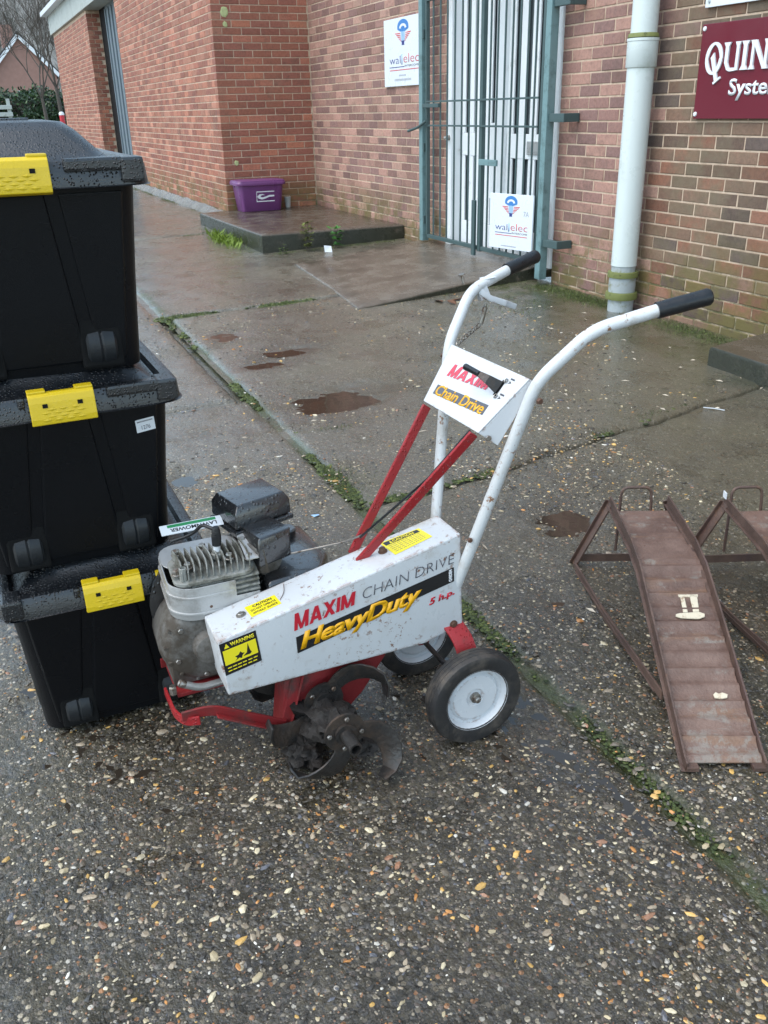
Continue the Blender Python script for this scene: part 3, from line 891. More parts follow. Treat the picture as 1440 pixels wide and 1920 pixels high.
# mortar fillet along its foot
m = MB(); pts0 = []; pts1 = []; pts2 = []
for i in range(60):
    x = -17.2+i*(6.35/59)
    wd = .07+.035*noise.noise(Vector((x*2.2, 0, 5))); z = gz(x, LY)
    pts0.append((x, LY-.002, z+.085+.02*noise.noise(Vector((x*3, 1, 1))))); pts1.append((x, LY-wd, z+.028)); pts2.append((x, LY-wd-.03, z-.05))
n_ = len(pts0)
m.add(pts0+pts1+pts2, [(a*n_+i, (a+1)*n_+i, (a+1)*n_+i+1, a*n_+i+1) for a in range(2) for i in range(n_-1)])
tag(m.build('cement_fillet', RAMPC, bld, smooth=60))
for (px, pz, r_) in [(-10.985, .62, .055), (-10.985, .86, .03), (-10.985, 2.42, .05), (-10.985, 2.30, .03)]:
    m = MB(); c0 = []
    for k in range(14):
        a = 2*math.pi*k/14; rr = r_*(1+.35*noise.noise(Vector((math.cos(a)*2, math.sin(a)*2, pz*9))))
        c0.append((AX+.004, 3.02+.0+rr*math.cos(a)*.9, pz+rr*math.sin(a)))
    c1 = [(AX+.008, 3.02+(p[1]-3.02)*.7, pz+(p[2]-pz)*.7) for p in c0]
    m.loft([c0, c1], False, True)
    m.build('lichen_patch', LICHEN, bld)

# ------------------------------------------------------------------ platform, door ramp, step
def chipped(poly, z0, z1f, mat, name, label, cat, res=.05, seed=1.0):
    """solid with a slightly worn top edge over a plan outline"""
    pts = []
    for i in range(len(poly)):
        a, b = Vector(poly[i]), Vector(poly[(i+1) % len(poly)])
        k = max(1, int((b-a).length/res))
        for j in range(k): pts.append(a.lerp(b, j/k))
    cx = sum(p.x for p in pts)/len(pts); cy = sum(p.y for p in pts)/len(pts)
    def ring(inset, dz, wob):
        out = []
        for p in pts:
            d = Vector((cx-p.x, cy-p.y)); d.normalize()
            e = inset+wob*max(0, noise.noise(Vector((p.x*11, p.y*11, seed))))
            q = p+d*e
            out.append((q.x, q.y, z1f(q.x, q.y)+dz))
        return out
    low = [(p.x, p.y, z0) for p in pts]
    m = MB()
    m.loft([low, ring(0, -.02, .004), ring(.004, -.006, .010), ring(.014, 0, .012), ring(.30, 0.0, 0)], True, True)
    o = m.build(name, mat, None, smooth=50)
    return tag(o, label, cat)
chipped([(-8.50, 2.52), (-8.46, 3.992), (-10.992, 3.992), (-10.992, 2.80), (-10.9, 2.50)], .05, lambda x, y: .338-.0*(x+8.5), SLABC,
        'concrete_platform', 'raised wet concrete platform holding the purple recycling box', 'platform', seed=2)
def rampz(x, y):
    t = min(1, max(0, (y-2.42)/(3.99-2.42)))
    lo = gz(x, 2.45)+.006
    return lo+(.262-lo)*t
chipped([(-5.86, 2.40), (-6.02, 3.992), (-7.93, 3.992), (-7.76, 2.58), (-6.66, 2.49)], .02, rampz, RAMPC, 'concrete_ramp', 'sloping concrete ramp leading up to the barred door', 'ramp', seed=3)
chipped([(-3.60, 3.50), (-.6, 3.36), (-.6, 3.992), (-3.70, 3.992)], .04, lambda x, y: .205, SLABC, 'concrete_step', 'low dark concrete step at right under the maroon sign', 'step', seed=4)

# ------------------------------------------------------------------ white door behind the gate
door = thing('white_door', 'white slatted double door behind the teal gate', 'door', (-6.7, WY+.05, .27))
m = MB(); y0, y1 = WY-.012, WY+.10
m.box(DX0, DX0+.10, y0, y1, .26, DZ1); m.box(DX1-.09, DX1, y0, y1, .26, DZ1); m.box(DX0+.10, DX1-.09, y0, y1, DZ1-.09, DZ1)
m.build('door_frame', DOORW, door, bevel=.005)
MB().box(DX0+.05, DX1-.05, WY+.118, WY+.128, .26, DZ1-.05).build('glass', GLASS, door)
for a, b in ((DX0+.105, -6.80), (-6.68, DX1-.095)):
    lf = MB(); yy0, yy1 = WY+.075, WY+.115
    lf.box(a, b, yy0, yy1, 1.02, 1.20); lf.box(a, b, yy0, yy1, .27, .475); lf.box(a, b, yy0, yy1, 2.40, 2.525)
    leaf = lf.build('door_leaf', DOORW, door, bevel=.004)
    n_ = 4 if a < -7 else 4
    for k in range(5):
        x = a+.036+(b-a-.072)*k/4
        for z0, z1 in ((.476, 1.019), (1.201, 2.399)):
            MB().box(x-.047, x+.047, WY+.078, WY+.092, z0, z1).build('slat', DOORW, leaf, bevel=.003)
m = MB(); m.box(-6.795, -6.685, WY+.045, WY+.125, .265, 2.525); m.build('meeting_stile', DOORW, door, bevel=.006)
lp = MB().box(-6.36, -6.08, WY+.060, WY+.073, 1.055, 1.15).build('letter_plate', SHROUD, door, bevel=.004)
MB().box(-6.34, -6.10, WY+.056, WY+.0595, 1.075, 1.13).build('flap', SHROUD, lp, bevel=.002)
MB().lathe([(.0, .0), (.022, .0), (.022, .01), (.012, .03), (.018, .045), (.0, .055)], (-7.50, WY-.013, 1.16), (0, -1, 0), 12).build('door_knob', STEEL, door, smooth=40)
MB().box(-6.86, -6.80, WY+.03, WY+.07, .70, 1.28).build('lock_plate', DOORW, door, bevel=.004)
MB().box(DX0+.0, DX1, WY-.05, WY+.16, .20, .257).build('threshold', RAMPC, door, bevel=.006)

# ------------------------------------------------------------------ teal security gate
gate = thing('security_gate', 'teal steel bar gate standing in front of the white door', 'gate', (-6.8, 3.9, .28))
GY = 3.885; GZ0, GZ1 = .275, 2.62
def gx(px): return px
m = MB(); m.box(-7.825, -7.760, GY-.033, GY+.033, .27, GZ1); m.build('post', TEAL, gate, bevel=.006)
m = MB(); m.box(-5.855, -5.790, GY-.033, GY+.033, .20, GZ1); m.build('post', TEAL, gate, bevel=.006)
m = MB(); m.box(-7.728, -7.704, GY-.016, GY+.02, GZ0+.05, GZ1-.1); m.build('frame_stile', TEALD, gate, bevel=.004)
m = MB(); m.box(-5.905, -5.875, GY-.02, GY+.02, GZ0+.05, GZ1-.1); m.build('frame_stile', TEALD, gate, bevel=.004)
m = MB(); m.box(-6.768, -6.722, GY-.018, GY+.018, GZ0+.02, GZ1-.1); m.build('frame_stile', TEALD, gate, bevel=.004)
for z, t in ((GZ0+.045, .016), (2.235, .014)):
    MB().box(-7.70, -6.776, GY-.016, GY+.016, z-t, z+t).build('rail', TEALD, gate, bevel=.003)
    MB().box(-6.714, -5.906, GY-.016, GY+.016, z-t, z+t).build('rail', TEALD, gate, bevel=.003)
for z in (1.452, 1.262):
    MB().box(-7.70, -5.906, GY-.033, GY-.024, z-.007, z+.007).build('rail', TEALD, gate, bevel=.002)
for k, x in enumerate([-7.60, -7.47, -7.345, -7.215, -7.09, -6.965, -6.845, -6.64, -6.535, -6.43, -6.325, -6.22, -6.115, -6.01]):
    MB().tube([(x, GY, GZ0+.06), (x, GY, 2.54)], .0080, 6).build('bar', TEALD, gate, smooth=50)
for z in (2.03, 1.32, .47):
    b = MB(); b.box(-5.783, -5.60, GY-.02, GY+.012, z-.028, z+.028); b.box(-5.63, -5.60, GY+.012, WY-.004, z-.028, z+.028)
    b.build('wall_bracket', TEALD, gate, bevel=.004)
for z in (1.98, 1.08, .46):
    MB().box(-7.752, -7.737, GY-.03, GY+.03, z-.035, z+.035).build('hinge', TEALD, gate, bevel=.004)
m = MB(); m.tube(fillet([(-7.64, GY-.05, 1.30), (-7.80, GY-.055, 1.245), (-7.96, GY-.075, 1.215)], .05), .012, 8); m.build('bolt_handle', TEALD, gate, smooth=50)
m = MB(); m.box(-7.72, -7.42, GY-.05, GY-.0335, 1.405, 1.437); m.build('latch', TEALD, gate, bevel=.003)
m = MB(); m.box(-6.71, -6.44, GY-.05, GY-.030, .975, 1.02); m.build('latch', TEAL, gate, bevel=.003)
m = MB(); m.box(-6.82, -6.77, GY-.045, GY-.023, .26, .70); m.build('drop_bolt', TEALD, gate, bevel=.003)

# ------------------------------------------------------------------ signs
def emblem(quad, root, small=False):
    """blue helmet-headed bulb between red stripes, above a two-colour name and two rules"""
    bb = (0, 1, 0, 1)
    dome = [(.5+.205*math.cos(a), .80+.17*math.sin(a)) for a in [math.radians(t) for t in range(-20, 201, 12)]]
    art_polys('emblem', [dome+[(.335, .735), (.42, .70), (.58, .70), (.665, .735)]], bb, quad, BLUE_INK, root, .0014)
    arc = [(.5+.13*math.cos(math.radians(t)), .775+.10*math.sin(math.radians(t))) for t in range(0, 181, 12)]+[(.5+.075*math.cos(math.radians(t)), .765+.055*math.sin(math.radians(t))) for t in range(180, -1, -12)]
    art_polys('emblem', [arc], bb, quad, WHT_INK, root, .0020)
    art_polys('emblem', [[(.43, .70), (.44, .50), (.56, .50), (.57, .70)]], bb, quad, SKYB_INK, root, .0014)
    art_polys('emblem', [[(.44, .495), (.46, .44), (.45, .40), (.55, .40), (.54, .44), (.56, .495)]], bb, quad, NAVY_INK, root, .0014)
    st = []
    for k in range(5):
        v = .655-.042*k; i = .40+.008*k; o_ = .20+.045*k
        st.append([(o_, v+.026), (i, v+.020), (i+.008, v), (o_+.028, v)])
        st.append([(1-o_-.028, v), (1-i-.008, v), (1-i, v+.020), (1-o_, v+.026)])
    art_polys('emblem', st, bb, quad, SIGNRED, root, .0014)

def walelec(root, quad, low):
    q = lambda a, b, c, d: sub_quad(quad, a, b, c, d)
    emblem(q(.16, .86, .34, .99), root)
    lettering('lettering', 'wal', q(.15, .44, low+.10, low+.215), NAVY_INK, root, bold=-.012)
    lettering('lettering', 'l', q(.465, .49, low+.08, low+.235), SKYB_INK, root, bold=-.01)
    lettering('lettering', 'elec', q(.52, .90, low+.105, low+.235), SIGNRED, root, bold=-.012)
    lettering('lettering', 'INTERCOMS', q(.55, .90, low+.045, low+.075), GRY_INK, root)
    art_polys('rule', [[(0, 0), (1, 0), (1, 1), (0, 1)]], (0, 1, 0, 1), q(.15, .54, low+.045, low+.056), NAVY_INK, root)
    art_polys('rule', [[(0, 0), (1, 0), (1, 1), (0, 1)]], (0, 1, 0, 1), q(.15, .90, low+.0, low+.012), SIGNRED, root)

sg = thing('wall_sign', 'white company sign with blue and red emblem fixed on brick wall', 'sign', (-8.42, WY-.02, 1.6))
x0, x1, z0, z1 = -8.83, -7.99, 1.597, 2.168
MB().box(x0, x1, WY-.022, WY-.006, z0, z1).build('board', SIGNW, sg, bevel=.003)
Q = [(x0, WY-.022, z0), (x1, WY-.022, z0), (x1, WY-.022, z1), (x0, WY-.022, z1)]
walelec(sg, Q, .235)
q = sub_quad(Q, .40, .58, .145, .175); rr = []
for k in range(6): rr.append([(k*.17, .1), (k*.17+.11, .1), (k*.17+.11, .9), (k*.17, .9)])
art_polys('small_print', rr, (0, 1, 0, 1), q, PALE_INK, sg)
rr = []
for k in range(13): rr.append([(k*.077, .1), (k*.077+.05, .1), (k*.077+.05, .9), (k*.077, .9)])
art_polys('small_print', rr, (0, 1, 0, 1), sub_quad(Q, .28, .72, .075, .115), PALE_INK, sg)

sg = thing('gate_sign', 'white company sign hung low on the teal gate', 'sign', (-6.2, GY-.05, .37))
Q = [(-6.515, GY-.048, .362), (-5.89, GY-.048, .390), (-5.886, GY-.048, .796), (-6.513, GY-.048, .777)]
m = MB(); m.add([Vector(q) for q in Q]+[Vector(q)+Vector((0, .012, 0)) for q in Q], [(0, 1, 2, 3), (7, 6, 5, 4), (0, 4, 5, 1), (1, 5, 6, 2), (2, 6, 7, 3), (3, 7, 4, 0)])
m.build('board', SIGNW, sg, bevel=.003)
walelec(sg, Q, .245)
lettering('lettering', '7A', sub_quad(Q, .80, .92, .62, .71), PALE_INK, sg)
art_polys('small_print', rr, (0, 1, 0, 1), sub_quad(Q, .30, .66, .045, .07), PALE_INK, sg)

sg = thing('company_sign', 'maroon company sign with white raised lettering on brick wall', 'sign', (-4.0, WY-.02, 1.3))
x0, x1, z0, z1 = -4.452, -3.20, 1.310, 1.795; FY = WY-.026
MB().box(x0, x1, FY, WY-.004, z0, z1).build('board', SIGNR, sg, bevel=.003)
for x, z in ((-4.432, 1.772), (-4.436, 1.335), (-3.22, 1.772), (-3.22, 1.335)):
    MB().lathe([(0, 0), (.013, 0), (.011, .006), (0, .008)], (x, FY-.0005, z), (0, -1, 0), 12).build('screw_cap', WHT_INK, sg, smooth=50)
# Q U I N with wedge serifs
def ringp(cx, cy, rx, ry, tx, ty, n=28):
    o_ = [(cx+rx*math.cos(2*math.pi*k/n), cy+ry*math.sin(2*math.pi*k/n)) for k in range(n)]
    i_ = [(cx+(rx-tx*abs(math.cos(2*math.pi*k/n))-ty*abs(math.sin(2*math.pi*k/n)))*math.cos(2*math.pi*k/n), cy+(ry-tx*abs(math.cos(2*math.pi*k/n))-ty*abs(math.sin(2*math.pi*k/n)))*math.sin(2*math.pi*k/n)) for k in range(n)]
    return [[o_[k], o_[(k+1) % n], i_[(k+1) % n], i_[k]] for k in range(n)]
def stem(x, w_, z0_, z1_, top=True, bot=True):
    P = [[(x-w_/2, z0_), (x+w_/2, z0_), (x+w_/2, z1_), (x-w_/2, z1_)]]
    if top: P.append([(x-w_*1.05, z1_), (x+w_*1.05, z1_), (x+w_/2, z1_-.022), (x-w_/2, z1_-.022)][::-1])
    if bot: P.append([(x-w_*1.05, z0_), (x+w_*1.05, z0_), (x+w_/2, z0_+.022), (x-w_/2, z0_+.022)])
    return P
gl = ringp(-4.330, 1.618, .066, .082, .021, .013)
gl += [[(-4.352, 1.622), (-4.330, 1.648), (-4.283, 1.505), (-4.302, 1.492)], [(-4.318, 1.496), (-4.268, 1.526), (-4.262, 1.516), (-4.312, 1.486)]]
gl += stem(-4.232, .024, 1.590, 1.692, True, False)+stem(-4.152, .020, 1.552, 1.692, True, False)
gl += [[(-4.244, 1.592), (-4.220, 1.592), (-4.205, 1.566), (-4.222, 1.556)], [(-4.222, 1.556), (-4.205, 1.566), (-4.162, 1.566), (-4.162, 1.550), (-4.20, 1.548)]]
gl += stem(-4.098, .026, 1.552, 1.692)+stem(-4.042, .018, 1.552, 1.692)+stem(-3.948, .018, 1.552, 1.692)
gl += [[(-4.051, 1.692), (-4.022, 1.692), (-3.939, 1.552), (-3.962, 1.552)]]
def wallart(name, polys, mat, root, lift):
    m = MB()
    for k, g in enumerate(polys):
        n_ = len(g); y = FY-lift-.00012*k
        m.add([(u, y, v) for u, v in g]+[(u, FY-.0005, v) for u, v in g], [tuple(range(n_))]+[(a, n_+a, n_+(a+1) % n_, (a+1) % n_) for a in range(n_)])
    return m.build(name, mat, root)
wallart('lettering', [[(p[0], p[1]) for p in g] for g in gl], WHT_INK, sg, .0062)
lettering('lettering', 'Systems', [(-4.190, FY, 1.402), (-3.760, FY, 1.402), (-3.760, FY, 1.512), (-4.190, FY, 1.512)], WHT_INK, sg, bold=.018, lift=.006, thick=.005)

sg = thing('notice_board', 'plain white notice panel above the maroon sign', 'sign', (-4.0, WY-.02, 1.87))
MB().box(-4.455, -3.20, WY-.024, WY-.005, 1.876, 2.42).build('board', SIGNW, sg, bevel=.003)
MB().lathe([(0, 0), (.010, 0), (.008, .005), (0, .006)], (-4.425, WY-.0245, 1.905), (0, -1, 0), 10).build('screw_cap', PIPEG, sg, smooth=50)

# ------------------------------------------------------------------ downpipe
PX, PY = -4.850, 3.884
dp = thing('downpipe', 'wide pale green-white downpipe on the brick wall right of gate', 'pipe', (PX, PY, .16))
R_ = .082
MB().lathe([(R_, .43), (R_, 1.56), (R_, 1.600)], (PX, PY, 0), (0, 0, 1), 28).build('lower_pipe', PIPE, dp, smooth=40)
MB().lathe([(R_+.006, 1.595), (R_+.010, 1.60), (R_+.010, 1.735), (R_+.013, 1.738), (R_+.013, 1.752), (R_+.004, 1.754)], (PX, PY, 0), (0, 0, 1), 28).build('socket', PIPE, dp, smooth=40)
MB().lathe([(R_-.004, 1.74), (R_-.002, 3.40)], (PX, PY, 0), (0, 0, 1), 28).build('upper_pipe', PIPE, dp, smooth=40)
MB().lathe([(R_+.001, 1.755), (R_+.011, 1.757), (R_+.006, 1.775), (R_-.001, 1.780)], (PX, PY, 0), (0, 0, 1), 28).build('moss_ring', ALGAE, dp, smooth=40)
MB().lathe([(R_-.004, .36), (R_-.004, .43), (R_+.002, .432)], (PX, PY, 0), (0, 0, 1), 28).build('base_pipe', PIPEG, dp, smooth=40)
MB().lathe([(R_-.002, .356), (R_+.016, .358), (R_+.018, .374), (R_+.016, .392), (R_-.002, .394)], (PX, PY, 0), (0, 0, 1), 28).build('seal_ring', ALGAE, dp, smooth=40)
MB().lathe([(R_+.004, .262), (R_+.006, .300), (R_+.004, .355)], (PX, PY, 0), (0, 0, 1), 28).build('coupling', PIPEG, dp, smooth=40)
MB().lathe([(R_-.002, .214), (R_+.020, .216), (R_+.024, .236), (R_+.020, .260), (R_-.002, .262)], (PX, PY, 0), (0, 0, 1), 28).build('seal_ring', ALGAE, dp, smooth=40)
MB().lathe([(R_+.002, .10), (R_+.002, .214)], (PX, PY, 0), (0, 0, 1), 28).build('foot_pipe', PIPEG, dp, smooth=40)
m = MB(); m.box(PX-.14, PX+.14, WY-.03, WY-.004, 2.20, 2.26); m.build('pipe_clip', PIPE, dp, bevel=.004)
# ------------------------------------------------------------------ storage boxes (local: x=0 lid front edge, +x towards camera, y across)
def box_ring(xf, xb, hw, z, r, n=5):
    return [(x, y, z) for x, y in rrect(xb, xf, -hw, hw, r, n)]

def make_box(loc):
    t = thing('storage_box', '-', 'storage box', loc)
    L = Vector(loc)
    W_ = lambda pts: [Vector(p)+L for p in pts]
    m = MB()
    m.loft([W_(box_ring(-.100, -.655, .186, .080, .04)), W_(box_ring(-.108, -.650, .190, .0, .03)), W_(box_ring(-.096, -.658, .200, .005, .045)),
            W_(box_ring(-.081, -.672, .206, .10, .05)), W_(box_ring(-.066, -.690, .212, .20, .05)), W_(box_ring(-.051, -.708, .220, .30, .05)), W_(box_ring(-.036, -.735, .228, .40, .05))], True, False)
    body = m.build('body', BOXB, t, smooth=35)
    # proud panels left of, between and right of the two raking grooves
    def panel(yt0, yt1, yb0, yb1, out, zt=.365, zb=.025):
        g = lambda z: -.096+(.06*(z/.40))
        rings = []
        for z, k in ((zb, 0), (.12, .28), (.24, .63), (zt, 1)):
            ya, yb = yb0+(yt0-yb0)*k, yb1+(yt1-yb1)*k
            x = g(z)
            rings.append(W_([(x-.01, ya, z), (x-.01, yb, z), (x+out, yb-.006, z), (x+out, ya+.006, z)]))
        m = MB(); m.loft(rings); m.build('front_panel', BOXB, body, bevel=.004)
    panel(-.052, .054, -.092, .092, .0045)
    panel(.070, .200, .108, .172, .0030)
    panel(-.200, -.066, -.172, -.108, .0030)
    # side ribs
    for s in (-1, 1):
        for xc in (-.20, -.52):
            m = MB(); m.loft([W_([(xc-.02, s*.198, .03), (xc+.02, s*.198, .03), (xc+.02, s*.206, .03), (xc-.02, s*.206, .03)]),
                              W_([(xc-.05, s*.220, .365), (xc+.05, s*.220, .365), (xc+.05, s*.228, .365), (xc-.05, s*.228, .365)])])
            m.build('side_rib', BOXB, body, bevel=.003)
    # wheels in their arches
    for s in (-1, 1):
        yc = s*.118
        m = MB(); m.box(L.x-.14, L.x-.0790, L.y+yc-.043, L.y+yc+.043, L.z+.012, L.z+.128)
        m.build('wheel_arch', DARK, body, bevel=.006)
        m = MB(); m.lathe([(0, -.031), (.044, -.031), (.050, -.026), (.052, -.004), (.049, 0), (.052, .004), (.050, .026), (.044, .031), (0, .031)], L+Vector((-.119, yc, .056)), (0, 1, 0), 26)
        m.build('wheel', BOXW, t, smooth=40)
    # lid
    prof = [(.376, -.004, .05), (.378, .0, .05), (.412, 0.003, .05), (.4235, .010, .05), (.425, .020, .05), (.4235, .034, .045), (.414, .042, .04), (.4145, .052, .04), (.440, .082, .045), (.474, .114, .05), (.490, .135, .055), (.4945, .17, .05)]
    rings = []
    for z, i, r in prof:
        rings.append(W_(box_ring(-i, -.785+i, .250-i, z, max(.012, r-i*.15), 5)))
    m = MB(); m.loft(rings, False, True)
    lid = m.build('lid', BOXL, t, smooth=38)
    for y0, y1 in ((-.085, -.07), (.09, .20)): MB().box(L.x-.03, L.x+.004, L.y+y0, L.y+y1, L.z+.404, L.z+.4285).build('lid_lug', BOXL, lid, bevel=.006)
    for s in (-1, 1): MB().box(L.x-.055, L.x+.006, L.y+s*.215-.022, L.y+s*.215+.022, L.z+.382, L.z+.4275).build('lid_lug', BOXL, lid, bevel=.006)
    for k in range(5): MB().box(L.x-.215-.09*k, L.x-.175-.09*k, L.y-.055, L.y+.055, L.z+.488, L.z+.4985).build('lid_rib', BOXL, lid, bevel=.004)
    # front clip
    prof = [(-.012, .4325), (.004, .434), (.012, .428), (.016, .416), (.021, .384), (.021, .372), (.006, .367), (.004, .372), (.014, .377), (.013, .384), (.008, .412), (.003, .424), (-.012, .4265)]
    m = MB(); m.prism(prof, lambda u, v, w_: (L.x+u, L.y+w_, L.z+v), -.064, .064)
    clip = m.build('clip', YELP, t, bevel=.0018)
    for s in (-1, 1):
        MB().box(L.x-.018, L.x+.006, L.y+s*.046-.018, L.y+s*.046+.018, L.z+.432, L.z+.4385).build('clip_tab', YELP, clip, bevel=.0025)
        MB().obox(L+Vector((.0172, s*.034, .410)), (1, 0, .09), (0, 1, 0), (-.09, 0, 1), .002, .010, .008).build('slot', DARK, clip)
    m = MB()
    for r in range(4):
        for c in range(3+(r % 2)):
            yy = (c-(2+(r % 2))/2)*.023; zz = .402-.0070*r; xx = .0188+.0009*r
            m.add([L+Vector((xx, yy-.010, zz)), L+Vector((xx, yy, zz-.0036)), L+Vector((xx, yy+.010, zz)), L+Vector((xx, yy, zz+.0036)), L+Vector((xx+.0010, yy, zz))], [(0, 1, 4), (1, 2, 4), (2, 3, 4), (3, 0, 4)])
    m.build('clip_tread', YELP, clip)
    return t

b1 = make_box((-1.885, .145, .010))
b2 = copy_tree(b1); b3 = copy_tree(b1)
b2.location = (-1.868, .106, .462); b2.rotation_euler = (0, 0, math.radians(1.0))
b3.location = (-1.858, .090, .902); b3.rotation_euler = (0, 0, math.radians(-.6))
GRP = 'stacked black storage boxes'
tag(b1, 'black wheeled storage box at the bottom of the stack', group=GRP)
tag(b2, 'black wheeled storage box, middle of stack, white price sticker', group=GRP)
tag(b3, 'black wheeled storage box topping the stack with rain-wet lid', group=GRP)
# price sticker on the middle box, corner clip on the bottom one
def child_local(root, name, mb, mat, **k):
    """part given in root-local coordinates"""
    o = bpy.data.objects.new(name, mb.mesh(name, mat, (0, 0, 0), **k))
    finish(o, root, LOC[root.name]); return o
g = lambda z: -.045+(-.10*(.40-z)/.40)
m = MB()
def sq(y, z, d): return (g(z)+.0130+.0*d+d, y, z)
st = child_local(b2, 'price_sticker', MB().add([(-.0452, .147, .303), (-.0444, .188, .308), (-.0399, .186, .338), (-.0407, .145, .333), (-.0464, .147, .303), (-.0456, .188, .308), (-.0411, .186, .338), (-.0419, .145, .333)],
    [(0, 1, 2, 3), (7, 6, 5, 4), (0, 4, 5, 1), (1, 5, 6, 2), (2, 6, 7, 3), (3, 7, 4, 0)]), WHT_INK)
def sticker_text(s, u0, u1, v0, v1, mat=GRY_INK):
    base = Vector(b2.location)
    BLq, BRq, TRq, TLq = [Vector(p) for p in ((-.0452, .147, .303), (-.0444, .188, .308), (-.0399, .186, .338), (-.0407, .145, .333))]
    off = LOC[b2.name]
    q = [p+off for p in sub_quad([BLq, BRq, TRq, TLq], u0, u1, v0, v1)]
    lettering('lettering', s, q, mat, st, lift=.0006, thick=.0002)
sticker_text('1276', .28, .74, .18, .50)
art = sub_quad([Vector(p)+LOC[b2.name] for p in ((-.0452, .147, .303), (-.0444, .188, .308), (-.0399, .186, .338), (-.0407, .145, .333))], .08, .92, .76, .88)
art_polys('small_print', rr, (0, 1, 0, 1), art, GRY_INK, st, .0006, .0002)
prof = [(-.02, .428), (.006, .429), (.015, .414), (.019, .372), (.006, .368), (.004, .418), (-.02, .424)]
child_local(b1, 'corner_clip', MB().prism(prof, lambda u, v, w_: (u, w_, v), .098, .128), YELP, bevel=.0015)

# dead leaf on the top lid
lf = MB(); lf.add([(-2.035, -.005, 1.400), (-2.015, .012, 1.404), (-2.005, .040, 1.400), (-2.02, .055, 1.399), (-2.042, .03, 1.403)], [(0, 1, 4), (1, 2, 4), (2, 3, 4)])
lf.c = [(.16, .045, .02, 1)]*5
tag(lf.build('dead_leaf', LEAFM), 'red-brown dead leaf lying on the top box lid', 'leaf')

# ------------------------------------------------------------------ garden tiller (x lateral from its centre line, y world, z up; engine end towards -Y)
XC = -1.69
tl = thing('garden_tiller', 'white and red petrol tiller standing on two wheels and dark tines', 'tiller', (XC, .70, 0))
T = lambda x, y, z: Vector((XC+x, y, z))

def stroke_word(name, word, quad, mat, parent, lift=.0010, dot=None, slant=.16):
    """heavy block capitals drawn as strokes (M, A, X, I), filling quad"""
    G = {'M': (1.12, [[(0, 0), (.27, 0), (.27, 1), (0, 1)], [(.85, 0), (1.12, 0), (1.12, 1), (.85, 1)], [(0, 1), (.30, 1), (.66, 0), (.46, 0)], [(1.12, 1), (.82, 1), (.46, 0), (.66, 0)]]),
         'A': (1.0, [[(0, 0), (.27, 0), (.62, 1), (.36, 1)], [(1.0, 0), (.73, 0), (.38, 1), (.64, 1)], [(.22, .18), (.78, .18), (.72, .38), (.28, .38)]]),
         'X': (.98, [[(0, 0), (.30, 0), (.98, 1), (.68, 1)], [(.68, 0), (.98, 0), (.30, 1), (0, 1)]]),
         'I': (.27, [[(0, 0), (.27, 0), (.27, 1), (0, 1)]])}
    x = 0; polys = []
    for ch in word:
        w_, ps = G[ch]
        for q in ps: polys.append([(x+u+slant*v, v) for u, v in q])
        x += w_+.09
    W_ = x-.09+slant
    for k, q in enumerate(polys):
        pass
    BLq, BRq, TRq, TLq = [Vector(q) for q in quad]
    nrm = (BRq-BLq).cross(TLq-BLq).normalized()
    m = MB()
    for k, q in enumerate(polys):
        pts = []
        for u, v in q:
            u /= W_
            pts.append((BLq*(1-u)+BRq*u)*(1-v)+(TLq*(1-u)+TRq*u)*v+nrm*(lift+.00006*k))
        m.add(pts+[p_-nrm*.0005 for p_ in pts], [(0, 1, 2, 3)]+[(i, 4+i, 4+(i+1) % 4, (i+1) % 4) for i in range(4)])
    return m.build(name, mat, parent)
# chain case
CASE = [(.315, .380), (.327, .237), (.808, .236), (.909, .262), (.900, .508)]
m = MB(); m.prism(CASE, lambda u, v, w_: T(w_, u, v), -.048, .070)
case = m.build('chain_case', WHITE, tl, bevel=.006, seg=3, smooth=40)
def faceq(pts): return [T(.0702, y, z) for y, z in pts]
def rectart(name, quad, mat, parent, lift, thick=.0005):
    return art_polys(name, [[(0, 0), (1, 0), (1, 1), (0, 1)]], (0, 1, 0, 1), quad, mat, parent, lift, thick)
ql = faceq([(.474, .2865), (.890, .377), (.892, .478), (.474, .405)])
stripe = faceq([(.490, .301), (.883, .388), (.882, .425), (.489, .343)])
rectart('decal_stripe', stripe, BLK_INK, case, .0008)
stroke_word('lettering', 'MAXIM', faceq([(.486, .360), (.634, .391), (.634, .424), (.485, .402)]), RED_INK, case)
lettering('lettering', 'CHAIN DRIVE', faceq([(.651, .398), (.884, .437), (.882, .461), (.651, .424)]), GRY_INK, case, bold=-.022, shear=.12)
for k_, dy_ in enumerate((-.0013, 0, .0013)):
    lettering('lettering', 'HeavyDuty', faceq([(.497+dy_, .296+dy_*.17), (.792+dy_, .345+dy_*.17), (.799+dy_, .401+dy_*.17), (.503+dy_, .352+dy_*.17)]), YEL_INK, case, bold=.028, shear=.18, spacing=.95, lift=.0014+.0002*k_, thick=.0002)
lettering('lettering', '5 h.p.', faceq([(.817, .333), (.885, .348), (.884, .368), (.819, .357)]), RED_INK, case, bold=.032, shear=.12)
lettering('lettering', 'GARDEN', faceq([(.8775, .3905), (.8770, .4215), (.8685, .4195), (.8690, .389)]), WHT_INK, case, bold=.035, lift=.0016)
WQ = faceq([(.326, .291), (.408, .307), (.400, .386), (.318, .372)])
rectart('warning_label', WQ, BLK_INK, case, .0008)
rectart('warning_label', sub_quad(WQ, .05, .95, .30, .76), YEL_LAB, case, .0011)
lettering('lettering', 'WARNING', sub_quad(WQ, .28, .93, .82, .94), YEL_LAB, case, bold=.03, lift=.0012)
art_polys('pictogram', [[(0, 0), (1, 0), (.5, 1)]], (0, 1, 0, 1), sub_quad(WQ, .11, .25, .81, .95), YEL_LAB, case, .0012)
